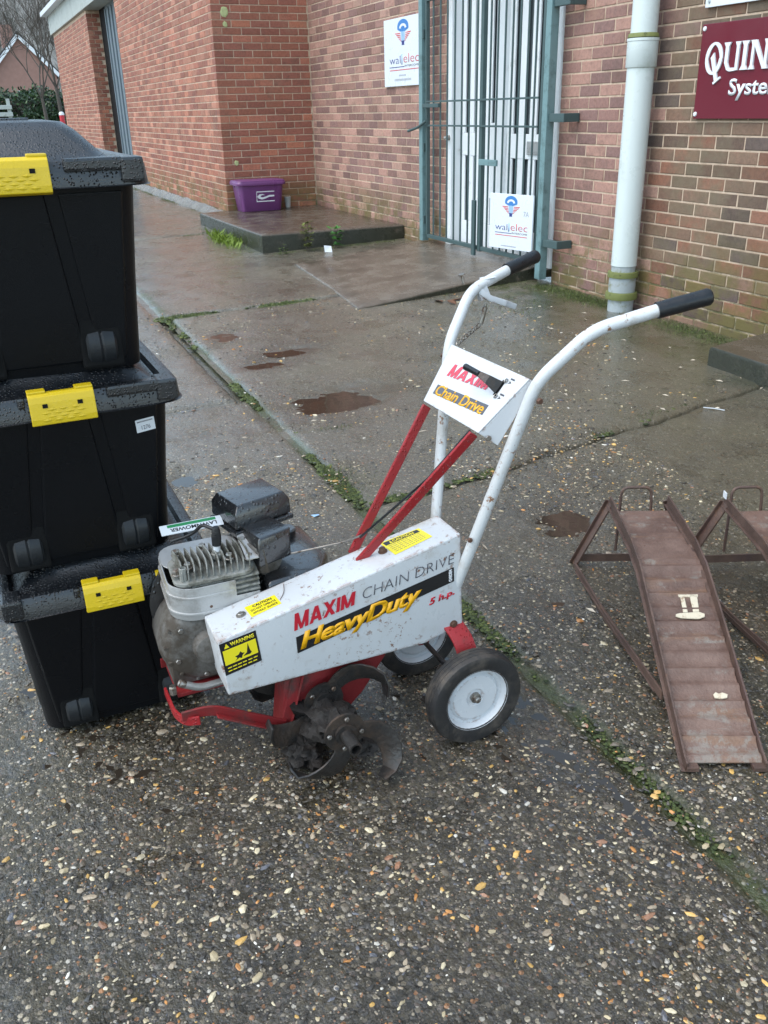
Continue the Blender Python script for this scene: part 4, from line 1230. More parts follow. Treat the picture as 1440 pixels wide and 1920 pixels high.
art_polys('pictogram', [[(.28, .05), (.36, .22), (.30, .38), (.42, .42), (.50, .60), (.55, .44), (.62, .40), (.54, .26), (.50, .08), (.42, .18)], [(.56, .17), (.80, .14), (.86, .26), (.82, .40), (.78, .98), (.70, .34)]], (0, 1, 0, 1), sub_quad(WQ, .10, .90, .31, .73), BLK_INK, case, .0014)
for k, (u0, u1) in enumerate(((.09, .93), (.09, .90))):
    pr = [[(a, .15), (a+.12, .15), (a+.12, .85), (a, .85)] for a in (0, .15, .30, .45, .62, .78)]
    art_polys('small_print', pr, (0, .92, 0, 1), sub_quad(WQ, u0, u1, .18-.10*k, .22-.10*k), YEL_LAB, case, .0012)
TOPN = .0006
def topq(a): return [Vector(p) for p in a]
Q1 = topq([(-1.6524, .4027, .3995), (-1.6555, .4724, .4147), (-1.6988, .4699, .4142), (-1.7002, .3998, .3989)])
rectart('caution_label', Q1, YEL_LAB, case, .0008)
lettering('lettering', 'CAUTION', sub_quad(Q1, .22, .85, .68, .90), BLK_INK, case, bold=.035, lift=.0012)
lettering('lettering', 'DO NOT OPERATE', sub_quad(Q1, .10, .92, .40, .58), BLK_INK, case, bold=.02, lift=.0012)
lettering('lettering', 'WITHOUT GUARDS', sub_quad(Q1, .10, .92, .12, .30), BLK_INK, case, bold=.02, lift=.0012)
Q2 = topq([(-1.649, .7465, .4748), (-1.6567, .8449, .4963), (-1.7129, .8373, .4947), (-1.7211, .7394, .4733)])
rectart('caution_label', Q2, YEL_LAB, case, .0008)
rectart('caution_label', sub_quad(Q2, .05, .93, .70, .94), BLK_INK, case, .0011)
lettering('lettering', 'CAUTION', sub_quad(Q2, .26, .80, .74, .90), YEL_LAB, case, bold=.03, lift=.0014)
art_polys('pictogram', [[(0, 0), (1, 0), (.5, 1)]], (0, 1, 0, 1), sub_quad(Q2, .17, .24, .73, .91), YEL_LAB, case, .0014)
for k in range(5):
    pr = [[(a, .15), (a+.10, .15), (a+.10, .85), (a, .85)] for a in (0, .12, .25, .38, .50, .63, .75, .87)]
    art_polys('small_print', pr, (0, .97, 0, 1), sub_quad(Q2, .08, .90, .60-.115*k, .635-.115*k), GRY_INK, case, .0010)
def hexbolt(c, ax, r, h, mat, parent, washer=0):
    m = MB()
    if washer: m.lathe([(0, 0), (washer, 0), (washer, .002), (r*.9, .0025), (r*.9, .003), (0, .003)], c, ax, 18)
    m.lathe([(0, .001), (r, .001), (r, h*.8), (r*.8, h), (0, h)], c, ax, 6)
    return m.build('bolt', mat, parent)
tn = Vector((0, -.2137, .9769))
hexbolt((-1.6788, .3857, .3960), tn, .0075, .006, STEEL, case, .011)
hexbolt((-1.6828, .7303, .4714), tn, .0085, .011, RUSTB, case, .011)
hexbolt(T(.0702, .883, .271), (1, 0, 0), .008, .006, RUSTB, case, .010)
MB().tube(fillet([(-1.6700, .474, .4165), (-1.690, .4905, .4210), (-1.722, .500, .4235)], .02), .0008, 5).build('rust_wire', RUSTB, case)

# handlebars: two bent tubes, grips, lever, chain
low, knee, bend, g0, g1 = (.914, .464, .086), (1.004, .883, .192), (1.092, .990, .247), (1.228, 1.026, .288), (1.322, 1.046, .314)
for s in (1, -1):
    pts = [T(s*.045, .890, .33), T(s*low[2], low[0], low[1]), T(s*knee[2], knee[0], knee[1]), T(s*bend[2], bend[0], bend[1]), T(s*g0[2], g0[0], g0[1])]
    pth = [pts[0]]+fillet(pts[1:], .038, 7)
    hb = MB().tube(pth, .0135, 14).build('handlebar', TUBEW, tl, smooth=50)
    a, b = T(s*g0[2], g0[0], g0[1]), T(s*g1[2], g1[0], g1[1])
    d = (b-a); Ln = d.length
    MB().lathe([(.0137, -.012), (.0168, -.012), (.0172, Ln*.2), (.0168, Ln*.5), (.0172, Ln*.8), (.0176, Ln*.96), (.0150, Ln+.001), (0, Ln+.002)], a, d, 18).build('grip', GRIP, hb, smooth=50)
    hexbolt(T(s*(knee[2]+.004), knee[0]-.004, knee[1]-.035)+Vector((s*.012, 0, 0)), (s, 0, 0), .007, .009, RUSTB, hb)
hexbolt(T(.101, .905, .505), (1, -.2, 0), .006, .008, RUSTB, tl)
# clutch lever under the far grip
a = T(-.262, 1.140, .995)
m = MB(); path = fillet([a+Vector((.004, -.028, -.002)), a+Vector((.012, .000, -.026)), a+Vector((.012, .040, -.040)), a+Vector((.012, .085, -.058))], .02, 5)
m.sweep(path, (1, 0, 0), [.028]*3+[.026]*(len(path)-5)+[.016, .010], .015)
m.sweep([a+Vector((.006, -.02, .01)), a+Vector((.012, -.005, -.028))], (0, 1, 0), .03, .016)
lev = m.build('clutch_lever', WHITEF, tl, bevel=.003, smooth=40)
MB().lathe([(0, 0), (.004, 0), (.004, .022), (.009, .023), (.009, .026), (0, .028)], a+Vector((-.006, -.055, .008)), (-.1, -.25, 1), 10).build('stud', STEEL, lev, smooth=40)
MB().add([a+Vector((.010, -.012, .0165)), a+Vector((.012, .026, .0215)), a+Vector((-.012, .024, .0225)), a+Vector((-.010, -.010, .019))], [(0, 1, 2, 3)]).build('paper_tag', PAPER, lev, recalc=False)
MB().lathe([(0, 0), (.0065, 0), (.0065, .042), (.003, .044), (.003, .052), (0, .052)], a+Vector((.010, -.014, -.090)), (.05, .25, 1), 12).build('spring_sleeve', STEEL, tl, smooth=40)
p0, p1 = a+Vector((.010, -.016, -.092)), T(-.142, 1.0, .892)
for k in range(7):
    c = p0.lerp(p1, (k+.5)/7); dr_ = (p1-p0).normalized(); sd = dr_.cross(Vector((1, 0, 0) if k % 2 else (0, 1, .3))).normalized()
    Ln, wd = (p1-p0).length/7*.72, .0052
    ring = [c+dr_*Ln*math.cos(q)+sd*wd*math.sin(q) for q in [2*math.pi*j/12 for j in range(12)]]
    MB().tube(ring, .0013, 6, closed=True).build('chain_link', STEEL, tl, smooth=60)

# control panel
PT, PB = (1.0, .885, .170), (.904, .770, .130)
nv = Vector((0, -(PT[1]-PB[1]), PT[0]-PB[0])).normalized()
TLp, TRp, BLp, BRp = T(-PT[2], PT[0], PT[1]), T(PT[2], PT[0], PT[1]), T(-PB[2], PB[0], PB[1]), T(PB[2], PB[0], PB[1])
m = MB(); dn = -nv*.004
m.add([BLp, BRp, TRp, TLp, BLp+dn, BRp+dn, TRp+dn, TLp+dn], [(0, 1, 2, 3), (7, 6, 5, 4), (0, 4, 5, 1), (1, 5, 6, 2), (2, 6, 7, 3), (3, 7, 4, 0)])
for s, A_, B_ in ((1, BRp, TRp), (-1, BLp, TLp)):
    i = Vector((-s*.003, 0, 0)); w1 = Vector((s*.006, .020, -.014)); w2 = Vector((s*.012, .040, -.030))
    m.add([A_+dn, B_+dn, B_+dn+w1*.6, A_+dn+w2, A_+dn+i, B_+dn+i, B_+dn+w1*.6+i, A_+dn+w2+i], [(0, 1, 2, 3), (7, 6, 5, 4), (0, 4, 5, 1), (1, 5, 6, 2), (2, 6, 7, 3), (3, 7, 4, 0)])
panel_ = m.build('control_panel', WHITEF, tl, bevel=.0015)
MP = [Vector(p) for p in ((-1.7972, .9539, .8297), (-1.6227, .9608, .838), (-1.6252, .9804, .8615), (-1.7988, .9744, .8543))]
def onpan(p):  # keep artwork on the panel plane
    p = Vector(p); return p-nv*(p-TLp).dot(nv)
stroke_word('lettering', 'MAXIM', [onpan(p) for p in MP], PINK_INK, panel_)
CDq = [onpan(p) for p in ((-1.8029, .9207, .79), (-1.5847, .9278, .7985), (-1.5852, .9439, .8178), (-1.8058, .9362, .8086))]
rectart('decal_stripe', CDq, GRY_INK, panel_, .0007)
lettering('lettering', 'Chain Drive', sub_quad(CDq, .03, .97, -.05, 1.08), YEL_INK, panel_, bold=.015, shear=.12, spacing=.95, lift=.0012)
s1, s2 = onpan((-1.5893, .9842, .8661)), onpan((-1.5897, .9592, .8361))
ud = (s1-s2).normalized(); rd = Vector((1, 0, 0))
rectart('shift_slot', [s2-rd*.006, s2+rd*.006, s1+rd*.006, s1-rd*.006], DARK, panel_, .0006)
for p_ in (s1, s2):
    ring = [p_+rd*.008+ (ud*math.cos(q)+rd*math.sin(q))*.0045+nv*.003 for q in [2*math.pi*j/10 for j in range(10)]]
    MB().tube(ring, .0014, 6, closed=True).build('hook', STEEL, panel_, smooth=60)
md_ = (s1+s2)/2
m = MB(); m.sweep([md_+nv*.002, md_+nv*.030-rd*.012, md_+nv*.045-rd*.034], ud, [.030, .020, .012], .004); lv = m.build('shift_lever', TINE, panel_, bevel=.001)
MB().tube([md_+nv*.043-rd*.030, md_+nv*.050-rd*.082], [.0065, .0075], 12).build('lever_knob', GRIP, lv, smooth=50)
for p_, d_ in ((s1, 1), (s2, -1)):
    art_polys('arrow_mark', [[(0, 0), (1, .5), (0, 1), (.35, .5)]], (0, 1, 0, 1), [p_+rd*.016-ud*.004, p_+rd*.026-ud*.004, p_+rd*.026+ud*.004, p_+rd*.016+ud*.004], BLK_INK, panel_, .0008)
    art_polys('small_print', [[(k*.25, .1), (k*.25+.18, .1), (k*.25+.18, .9), (k*.25, .9)] for k in range(4)], (0, 1, 0, 1), [p_+rd*.016+ud*.006, p_+rd*.032+ud*.006, p_+rd*.032+ud*.011, p_+rd*.016+ud*.011], GRY_INK, panel_, .0008)
hexbolt(BRp+Vector((.010, .020, -.012)), (1, -.3, 0), .007, .004, STEEL, panel_)

# red braces from the case up to the panel
for s in (1, -1):
    A_, B_ = T(s*.022-.028, .676, .452), T(s*.112, .904, .762)
    m = MB(); m.sweep([A_, A_.lerp(B_, .1), B_], (0, .8, -.55), .022, .008)
    m.build('brace', REDP, tl, bevel=.002)
MB().tube([T(-.115, .535, .452), T(-.085, .66, .468), T(-.04, .70, .50)], .0026, 6).build('throttle_rod', STEEL, tl, smooth=50)
MB().tube([T(-.03, .69, .50), T(.06, .82, .655), T(.095, .905, .765)], .003, 6).build('control_cable', GRIP, tl, smooth=50)

# wheels on the rear axle
def wheel(x, s):
    c = T(x, .890, .120)
    m = MB(); m.lathe([(.080, -.022), (.108, -.027), (.1165, -.024), (.1195, -.015), (.120, 0), (.1195, .015), (.1165, .024), (.108, .027), (.080, .022), (.080, -.022)], c, (1, 0, 0), 48, cap=False)
    ty = m.build('tyre', RUBBER, tl, smooth=45)
    for k in range(3):
        xx = (-.011, 0, .011)[k]
        MB().lathe([(.1188, xx-.0016), (.1212, xx-.0008), (.1212, xx+.0008), (.1188, xx+.0016), (.1188, xx-.0016)], c, (1, 0, 0), 48, cap=False).build('tread_rib', RUBBER, ty, smooth=30)
    m = MB(); f = [(0, .006), (.020, .006), (.024, .010), (.058, .010), (.066, .002), (.074, .004), (.079, .018), (.0825, .023), (.0825, -.023), (.079, -.018), (.070, -.006), (.03, -.008), (0, -.008)]
    m.lathe([(r, h*s) for r, h in f], c, (1, 0, 0), 40)
    rm = m.build('rim', WHITEF, tl, smooth=35)
    m = MB(); m.lathe([(0, .006*s), (.013, .006*s), (.013, .014*s), (.008, .015*s), (.008, .024*s), (.0055, .026*s), (0, .026*s)], c, (1, 0, 0), 14)
    m.build('axle_nut', STEEL, rm, smooth=30)
wheel(.160, 1); wheel(-.150, 1)
MB().tube([T(-.16, .89, .12), T(.165, .89, .12)], .007, 10).build('axle', TINE, tl, smooth=50)
for x in (.120, -.112):
    path = fillet([T(x*.45, .880, .275), T(x*.80, .893, .245), T(x, .902, .19), T(x, .892, .105)], .03, 5)
    m = MB(); m.sweep(path, (0, 1, 0), [.052]*(len(path)-2)+[.042, .03], .006); m.build('wheel_bracket', REDP, tl, bevel=.0015, smooth=40)

# lower transmission, frame and skid
m = MB(); m.prism([(.470, .238), (.448, .070), (.520, .048), (.590, .056), (.660, .120), (.745, .2375)], lambda u, v, w_: T(w_, u, v), -.038, .030)
tr = m.build('transmission', REDD, tl, bevel=.006, smooth=40)
m = MB(); m.sweep([T(.032, .500, .2365), T(.034, .452, .070)], (0, 1, .25), .022, .010); m.sweep([T(.041, .512, .2365), T(.041, .465, .075)], (1, 0, 0), .012, .004)
m.build('flange', REDD, tr, bevel=.0015)
for x in (.040, -.18):
    m = MB(); pth = [T(x, .455, .098), T(x*1.05, .36, .155), T(x*1.05, .290, .196), T(x*1.05, .225, .196)]
    m.sweep(fillet(pth, .03, 4), (.15, .5, 1), .026, .006)
    m.sweep([T(x+.010, .452, .088), T(x*1.05+.010, .30, .182)], (1, 0, 0), .020, .004)
    m.build('frame_rail', REDD, tl, bevel=.0015)
m = MB(); m.sweep(fillet([T(.052, .262, .182), T(.040, .232, .180), T(.005, .216, .182), T(-.085, .214, .186)], .02, 5), (0, 0, 1), .022, .006)
m.build('front_bumper', REDP, tl, bevel=.0015)
m = MB(); m.box(XC-.18, XC-.045, .235, .44, .186, .196); m.build('engine_plate', REDD, tl, bevel=.002)

# tines on the axle tube
AYt, AZt = .550, .145
MB().lathe([(.012, -.245), (.015, -.245), (.015, .252), (.011, .252), (.011, .20)], T(0, AYt, AZt), (1, 0, 0), 16).build('tine_shaft', TINE, tl, smooth=40)
for hx, ph, sgn in ((.055, 52, 1), (.185, -6, 1), (-.09, 30, -1), (-.195, -8, -1)):
    h = MB().lathe([(.015, -.012), (.026, -.012), (.026, -.004), (.048, -.003), (.048, .003), (.026, .004), (.026, .012), (.015, .012)], T(hx, AYt, AZt), (1, 0, 0), 18).build('tine_hub', TINE, tl, smooth=35)
    for k in ((0, 3) if hx > .1 else (0, 2, 3) if hx > 0 else range(4)):
        a0 = math.radians(ph+90*k); lat = sgn*(1 if k % 2 == 0 else -.75)
        pts = []; side = []
        for j in range(10):
            t_ = j/9
            r_ = .030+.122*min(1, t_*1.15)-.010*max(0, t_-.75)*4
            an = a0-.95*t_**1.8
            lx = lat*.040*max(0, t_-.35)**1.4/.55
            p_ = T(hx+lx, AYt+r_*math.cos(an), AZt+r_*math.sin(an))
            p_.z = max(p_.z, .004)
            pts.append(p_)
            tw = max(0, t_-.45)/.55*.55
            side.append((Vector((0, -math.sin(an), math.cos(an)))*math.cos(tw)+Vector((lat/abs(lat), 0, 0))*math.sin(tw)))
        m = MB(); m.sweep(pts, side, [.034, .038, .043, .047, .050, .052, .052, .050, .044, .030], .0050)
        m.build('tine', TINE, h, bevel=.001, smooth=35)
    for k in range(4):
        a0 = math.radians(ph+90*k)
        hexbolt(T(hx+.0045, AYt+.038*math.cos(a0), AZt+.038*math.sin(a0)), (1, 0, 0), .006, .006, STEEL, h)

def soil(c, s, seed):
    """clod of caked earth: a sphere pushed about until it is ragged"""
    m = MB(); nu, nv_ = 26, 16; V_ = []; c = Vector(c)
    for j in range(nv_+1):
        for i in range(nu):
            a, b = 2*math.pi*i/nu, math.pi*j/nv_
            d = Vector((math.sin(b)*math.cos(a), math.sin(b)*math.sin(a), math.cos(b)))
            r_ = s*(1+.55*noise.noise(d*1.7+Vector((seed*3.1, 0, 0)))+.40*noise.noise(d*4.5+Vector((0, seed*2.3, 0)))+.22*noise.noise(d*11))
            q = c+Vector((d.x*1.25, d.y*1.1, d.z*.85))*r_; q.z = max(q.z, .002); V_.append(q)
    m.add(V_, [(j*nu+i, j*nu+(i+1) % nu, (j+1)*nu+(i+1) % nu, (j+1)*nu+i) for j in range(nv_) for i in range(nu)])
    o = m.build('caked_soil', SOIL, tl, recalc=False, smooth=50)
soil(T(.125, .545, .128), .044, 1); soil(T(.03, .535, .110), .052, 2); soil(T(.09, .485, .040), .036, 3); soil(T(-.12, .55, .12), .05, 4); soil(T(.16, .600, .075), .026, 5)
# engine -----------------------------------------------------------------------------------------
E_ = lambda x0, x1, y0, y1, z0, z1: (XC+x0, XC+x1, y0, y1, z0, z1)
# crankcase: cast drum with foot, side cover towards the camera
m = MB()
m.lathe([(0, -.215), (.080, -.215), (.104, -.20), (.108, -.10), (.100, -.075), (.088, -.062), (.070, -.056), (0, -.056)], T(0, .322, .300), (1, 0, 0), 30)
m.box(*E_(-.19, -.075, .235, .415, .198, .27))
crank = m.build('crankcase', ALU, tl, bevel=.004, smooth=40)
m = MB(); m.lathe([(.040, 0), (.036, .028), (.024, .032), (0, .033)], T(-.058, .322, .300), (1, 0, 0), 22); m.build('bearing_cover', ALU, crank, smooth=35)
for k in range(6):
    an = math.radians(20+60*k); hexbolt(T(-.0605, .322+.078*math.cos(an), .300+.078*math.sin(an)), (1, 0, 0), .0065, .007, STEEL, crank)
m = MB()
for k in range(5):
    an = math.radians(150+25*k); c = Vector((0, math.cos(an), math.sin(an)))
    m.sweep([T(-.07, .322+.04*c.y, .300+.04*c.z), T(-.075, .322+.100*c.y, .300+.100*c.z)], (1, 0, 0), .02, .006)
m.build('web', ALU, crank, bevel=.0015)
m = MB(); m.tube(fillet([T(-.03, .250, .228), T(-.035, .285, .205), T(-.05, .345, .197)], .02, 4), .0085, 12); m.build('drain_tube', SHROUD, crank, smooth=50)
MB().lathe([(.005, .002), (.0085, 0), (.0095, .004), (.0095, .012), (.0085, .014), (.005, .012)], T(-.03, .252, .2275), (0, -.8, .5), 14).build('drain_cap', STEEL, crank, smooth=40)
hexbolt(T(-.045, .226, .2), (0, 0, 1), .009, .022, STEEL, crank)
# cylinder barrel with fins
m = MB(); m.box(*E_(-.225, -.085, .285, .425, .36, .452)); barrel = m.build('cylinder', FIN, tl, bevel=.01)
for k in range(6):
    z = .384+k*.0125
    MB().box(*E_(-.240, -.072, .30, .452, z, z+.0045)).build('cooling_fin', FIN, barrel, bevel=.0015)
# pressed shroud wrapped round the cylinder
m = MB()
oc = [(-.285, .430), (-.285, .290), (-.255, .252), (-.100, .252), (-.062, .290), (-.062, .395)]
def wall_strip(path2, z0, z1, th):
    p = fillet([(x, y, 0) for x, y in path2], .05, 6); outp = []
    for i, q in enumerate(p):
        a_ = p[max(0, i-1)]; b_ = p[min(len(p)-1, i+1)]; d_ = (b_-a_).normalized(); nn = Vector((-d_.y, d_.x, 0))
        outp.append((q, nn))
    rings = [[T(q.x, q.y, z0), T(q.x-nn.x*th, q.y-nn.y*th, z0), T(q.x-nn.x*th, q.y-nn.y*th, z1), T(q.x, q.y, z1)] for q, nn in outp]
    return rings
m.loft(wall_strip(oc, .372, .452, .003))
m.loft(wall_strip([(-.062, .394), (-.062, .448)], .372, .412, .003))
shroud = m.build('cylinder_shroud', SHROUD, tl, bevel=.0008, smooth=40)
for z in (.388, .428):
    m = MB(); m.loft(wall_strip([(-.281, .430), (-.281, .290), (-.253, .2495), (-.098, .2495), (-.0595, .290), (-.0595, .390)], z-.003, z+.003, .004)); m.build('pressed_bead', SHROUD, shroud, bevel=.0015, smooth=40)
m = MB(); m.prism(rrect(-.285, -.165, .252, .432, .04, 5), lambda u, v, w_: T(u, v, w_), .452, .4545)
m.build('shroud_top', SHROUD, shroud, bevel=.0008)
hexbolt(T(-.0615, .335, .400), (1, 0, 0), .004, .003, RUSTB, shroud)
# cylinder head: plate, curved fins, bolts, plug
m = MB(); m.prism(rrect(-.205, -.066, .262, .446, .030, 5), lambda u, v, w_: T(u, v, w_), .4555, .4635)
head = m.build('cylinder_head', FIN, tl, bevel=.002)
for k in range(12):
    y = .277+k*.0138
    p_ = []
    for j in range(9):
        t_ = j/8; x = -.192+.118*t_
        p_.append(T(x, y+.014*math.sin(t_*math.pi*.5)-.010*t_*t_, .4635+.0135))
    hh = [.026*(.75+.25*math.sin(math.pi*(.15+.8*j/8))) for j in range(9)]
    m = MB(); m.sweep(p_, (0, 0, 1), hh, .0030); m.build('head_fin', FIN, head, bevel=.0006)
for x, y in ((-.192, .285), (-.196, .345), (-.120, .300), (-.10, .272), (-.188, .437), (-.105, .437), (-.125, .395)):
    hexbolt(T(x, y, .474), (0, 0, 1), .0085, .013, STEEL, head, .011)
MB().lathe([(.0085, 0), (.0085, .030), (.006, .031), (.0055, .022), (0, .022)], T(-.088, .285, .4635), (0, 0, 1), 14).build('boss', FIN, head, smooth=35)
m = MB(); m.lathe([(.016, 0), (.014, .008), (.010, .010), (.010, .014)], T(-.152, .372, .472), (0, 0, 1), 14); plug = m.build('spark_plug', FIN, head, smooth=35)
MB().lathe([(.0075, .012), (.0075, .030), (.006, .032)], T(-.152, .372, .472), (0, 0, 1), 14).build('plug_insulator', WHT_INK, plug, smooth=35)
MB().lathe([(0, .028), (.0105, .028), (.0115, .046), (.0095, .064), (.006, .072), (0, .073)], T(-.152, .372, .472), (.0, .05, 1), 14).build('plug_cap', GRIP, tl, smooth=40)
MB().tube(fillet([T(-.152, .372, .538), T(-.185, .350, .540), T(-.225, .330, .500), T(-.255, .285, .478)], .03, 5), .0042, 8).build('ignition_lead', GRIP, tl, smooth=50)
# flywheel cowl behind with maker's strip
m = MB(); m.lathe([(.118, 0), (.112, -.03), (.09, -.045), (0, -.046)], T(-.262, .335, .318), (1, 0, 0), 30); m.build('flywheel_cowl', BLKMT, tl, smooth=40)
LQ = [T(-.325, .412, .4705), T(-.352, .275, .4705), T(-.300, .270, .4545), T(-.275, .405, .4545)]
LQ = [T(-.308, .270, .470), T(-.308, .415, .470), T(-.350, .415, .474), T(-.350, .270, .474)]
m = MB(); m.add([*LQ, *[p-Vector((0, 0, .0015)) for p in LQ]], [(0, 1, 2, 3), (7, 6, 5, 4), (0, 4, 5, 1), (1, 5, 6, 2), (2, 6, 7, 3), (3, 7, 4, 0)])
lab = m.build('dealer_label', WHT_INK, tl)
LQr = [LQ[2], LQ[3], LQ[0], LQ[1]]          # reads from the far side
rectart('label_band', sub_quad(LQr, .10, .88, .08, .36), GREEN_INK, lab, .0006, .0003)
lettering('lettering', 'LAWNMOWER', sub_quad(LQr, .10, .85, .46, .82), BLK_INK, lab, bold=.02, lift=.0006, thick=.0003)
# brackets carrying plate by the plug, muffler, air cleaner, tank
m = MB(); m.box(*E_(-.215, -.085, .428, .462, .4805, .4835)); m.build('bracket_plate', SHROUD, tl, bevel=.001)
m = MB()
mt_ = [T(-.205, .437, .530), T(-.212, .512, .530), T(-.096, .546, .530), T(-.066, .461, .530)]
lo = [p+Vector((.004, -.004, -.070)) for p in mt_]; mid_ = [p+Vector((.006, -.004, -.018)) for p in mt_]
m.loft([lo, mid_, mt_]); muf = m.build('muffler_guard', BLKMT, tl, bevel=.005, seg=3, smooth=40)
m = MB(); m.lathe([(.0, 0), (.034, 0), (.038, .008), (.038, .052), (.034, .06), (0, .06)], T(-.155, .475, .455), (1, .25, 0), 22); m.build('muffler', ALU, muf, smooth=35)
m = MB(); m.loft([[T(-.072, .452, .505), T(-.062, .470, .505), T(-.066, .480, .440), T(-.076, .462, .440)], [T(-.115, .44, .505), T(-.105, .458, .505), T(-.109, .47, .44), T(-.119, .452, .44)]]); m.build('muffler_flange', ALU, muf, bevel=.003)
at_ = [T(-.262, .410, .580), T(-.306, .546, .580), T(-.190, .571, .580), T(-.148, .435, .580)]
ctr = sum(at_, Vector())/4
def scl(pts, k, dz): return [ctr+(p-ctr)*k+Vector((0, 0, dz)) for p in pts]
m = MB(); m.loft([scl(at_, 1.06, -.056), scl(at_, 1.08, -.050), scl(at_, 1.06, -.018), scl(at_, .90, 0)]); ac = m.build('air_cleaner_cover', BLKPL, tl, bevel=.004, seg=3, smooth=40)
m = MB(); m.loft([scl(at_, 1.02, -.072), scl(at_, 1.14, -.070), scl(at_, 1.14, -.060), scl(at_, 1.05, -.058)]); m.build('air_cleaner_base', BLKPL, ac, bevel=.002)
m = MB(); m.tube([ctr+Vector((0, 0, -.075)), ctr+Vector((.0, 0, -.15))], .028, 16); m.build('carburettor', ALU, ac, smooth=40)
tk = [(-.325, .50), (-.325, .640), (-.140, .648), (-.060, .600), (-.050, .470), (-.20, .455)]
rg = lambda k, z: [T(-.19+(x+.19)*k, .55+(y-.55)*k, z) for x, y in tk]
m = MB(); m.loft([rg(.90, .365), rg(1.0, .375), rg(1.0, .412), rg(.97, .422), rg(.80, .427)]); tank = m.build('fuel_tank', BLKMT, tl, bevel=.008, seg=3, smooth=50)
MB().lathe([(0, 0), (.024, 0), (.026, .004), (.026, .018), (.022, .021), (0, .021)], T(-.27, .585, .425), (0, 0, 1), 20).build('fuel_cap', BLKPL, tank, smooth=35)

# the cylinder leans away from the chain case: higher and closer-set towards the far side
def lean(o):
    for v in o.data.vertices:
        x = -.050+(v.co.x+.062)*.60
        v.co.z += (-.050-x)*.36
        v.co.x = x
    for ch in o.children: lean(ch)
for nm in ('cylinder', 'cylinder_shroud', 'cylinder_head', 'plug_cap', 'ignition_lead', 'flywheel_cowl', 'dealer_label', 'bracket_plate'):
    for o in tl.children:
        if o.name.split('.')[0] == nm: lean(o)
for v in crank.data.vertices: v.co.x = max(v.co.x, -.185)
# ------------------------------------------------------------------ rusty car ramps (local: x up the ramp, y to its left, z up)
RW, RA, RB, RH = .178, .58, .925, .238
def make_car_ramp():
    t = thing('car_ramp', 'rusty steel car ramp with cream painted strokes, nearer the tiller', 'car ramp', (0, 0, 0), 'pair of rusty car ramps')
    LOC[t.name] = Vector((0, 0, 0))
    Y = lambda b: -b
    # corrugated lower tread plate
    m = MB(); n_ = 72; top = []; bot = []
    for i in range(n_+1):
        f = i/n_; a = .004+(RA-.006)*f; z = .012+(RH-.014)*f
        z += .0080*max(0, math.sin(i/n_*2*math.pi*13))**1.5
        top.append((a, z)); bot.append((a+.002, z-.004))
    rings = [[(a, Y(.004), z), (a, Y(RW-.004), z), (b_[0], Y(RW-.004), b_[1]), (b_[0], Y(.004), b_[1])] for (a, z), b_ in zip(top, bot)]
    m.loft(rings); pl = m.build('tread_plate', PLATE, t, smooth=60)
    for k in range(4):
        a0, a1 = RA+.003+k*.078, RA+.075+k*.078
        MB().add([(a0, Y(.004), RH-.004), (a1, Y(.004), RH+.004), (a1, Y(RW-.004), RH+.004), (a0, Y(RW-.004), RH-.004), (a0, Y(.004), RH-.009), (a1, Y(.004), RH-.004), (a1, Y(RW-.004), RH-.004), (a0, Y(RW-.004), RH-.009)],
                 [(0, 1, 2, 3), (7, 6, 5, 4), (0, 4, 5, 1), (1, 5, 6, 2), (2, 6, 7, 3), (3, 7, 4, 0)]).build('tread', PLATE, t, bevel=.0012)
    for b, s in ((0, -1), (RW, 1)):
        path = [(-.01, Y(b), .012), (.02, Y(b), .018), (RA*.5, Y(b), RH*.5+.016), (RA-.05, Y(b), RH-.004), (RA+.05, Y(b), RH+.014), (RB-.04, Y(b), RH+.020), (RB, Y(b), RH+.022)]
        m = MB(); m.sweep(path, (0, 0, 1), [.022, .026, .032, .034, .036, .038, .034], .005)
        m.sweep([(p[0], Y(b+s*.010-s*.010), p[2]-.014) for p in path], (0, 1, 0), .020, .004)
        m.build('side_rail', RUST, t, bevel=.001)
        # rear leg: angle iron splayed out to a foot
        o_ = b+s*.088
        m = MB(); A_, B_ = Vector((RB-.01, Y(b), RH+.020)), Vector((RB+.045, Y(o_), .012))
        m.sweep([A_, B_], (1, 0, .1), .040, .005); m.sweep([A_+Vector((.018, 0, 0)), B_+Vector((.018, 0, 0))], (0, 1, 0), .026, .004)
        m.build('leg', RUST, t, bevel=.001)
        m = MB(); m.sweep([(RB+.03, Y(o_), .020), (RB-.3, Y(b+s*.055), .022), (.20, Y(b+s*.006), .055)], (0, 0, 1), .026, .005)
        m.sweep([(RB+.03, Y(o_), .010), (.24, Y(b+s*.008), .040)], (0, 1, 0), .016, .004)
        m.build('base_strut', RUST, t, bevel=.001)
        m = MB(); m.box(-.014, .02, min(Y(b), Y(b-s*.028)), max(Y(b), Y(b-s*.028)), .0, .011); m.build('foot', RUST, t, bevel=.001)
    m = MB(); m.sweep([(RB+.035, Y(-.075), .045), (RB+.035, Y(RW+.075), .045)], (0, 0, 1), .026, .005); m.build('cross_bar', RUST, t, bevel=.001)
    m = MB(); m.tube(fillet([(RB+.055, Y(.045), .06), (RB+.075, Y(.052), RH+.035), (RB+.075, Y(RW-.032), RH+.035), (RB+.055, Y(RW-.025), .06)], .025, 5), .0048, 8); m.build('stop_loop', RUST, t, smooth=50)
    return t, pl
E_ANG = math.radians(154.5)
r1, rplate = make_car_ramp()
r2 = copy_tree(r1)
r1.location = (-1.202, 1.259, gz(-1.4, 1.4)+.004); r1.rotation_euler = (0, 0, E_ANG)
r2.location = (-1.008, 1.599, gz(-1.3, 1.8)+.004); r2.rotation_euler = (0, 0, math.radians(157.5))
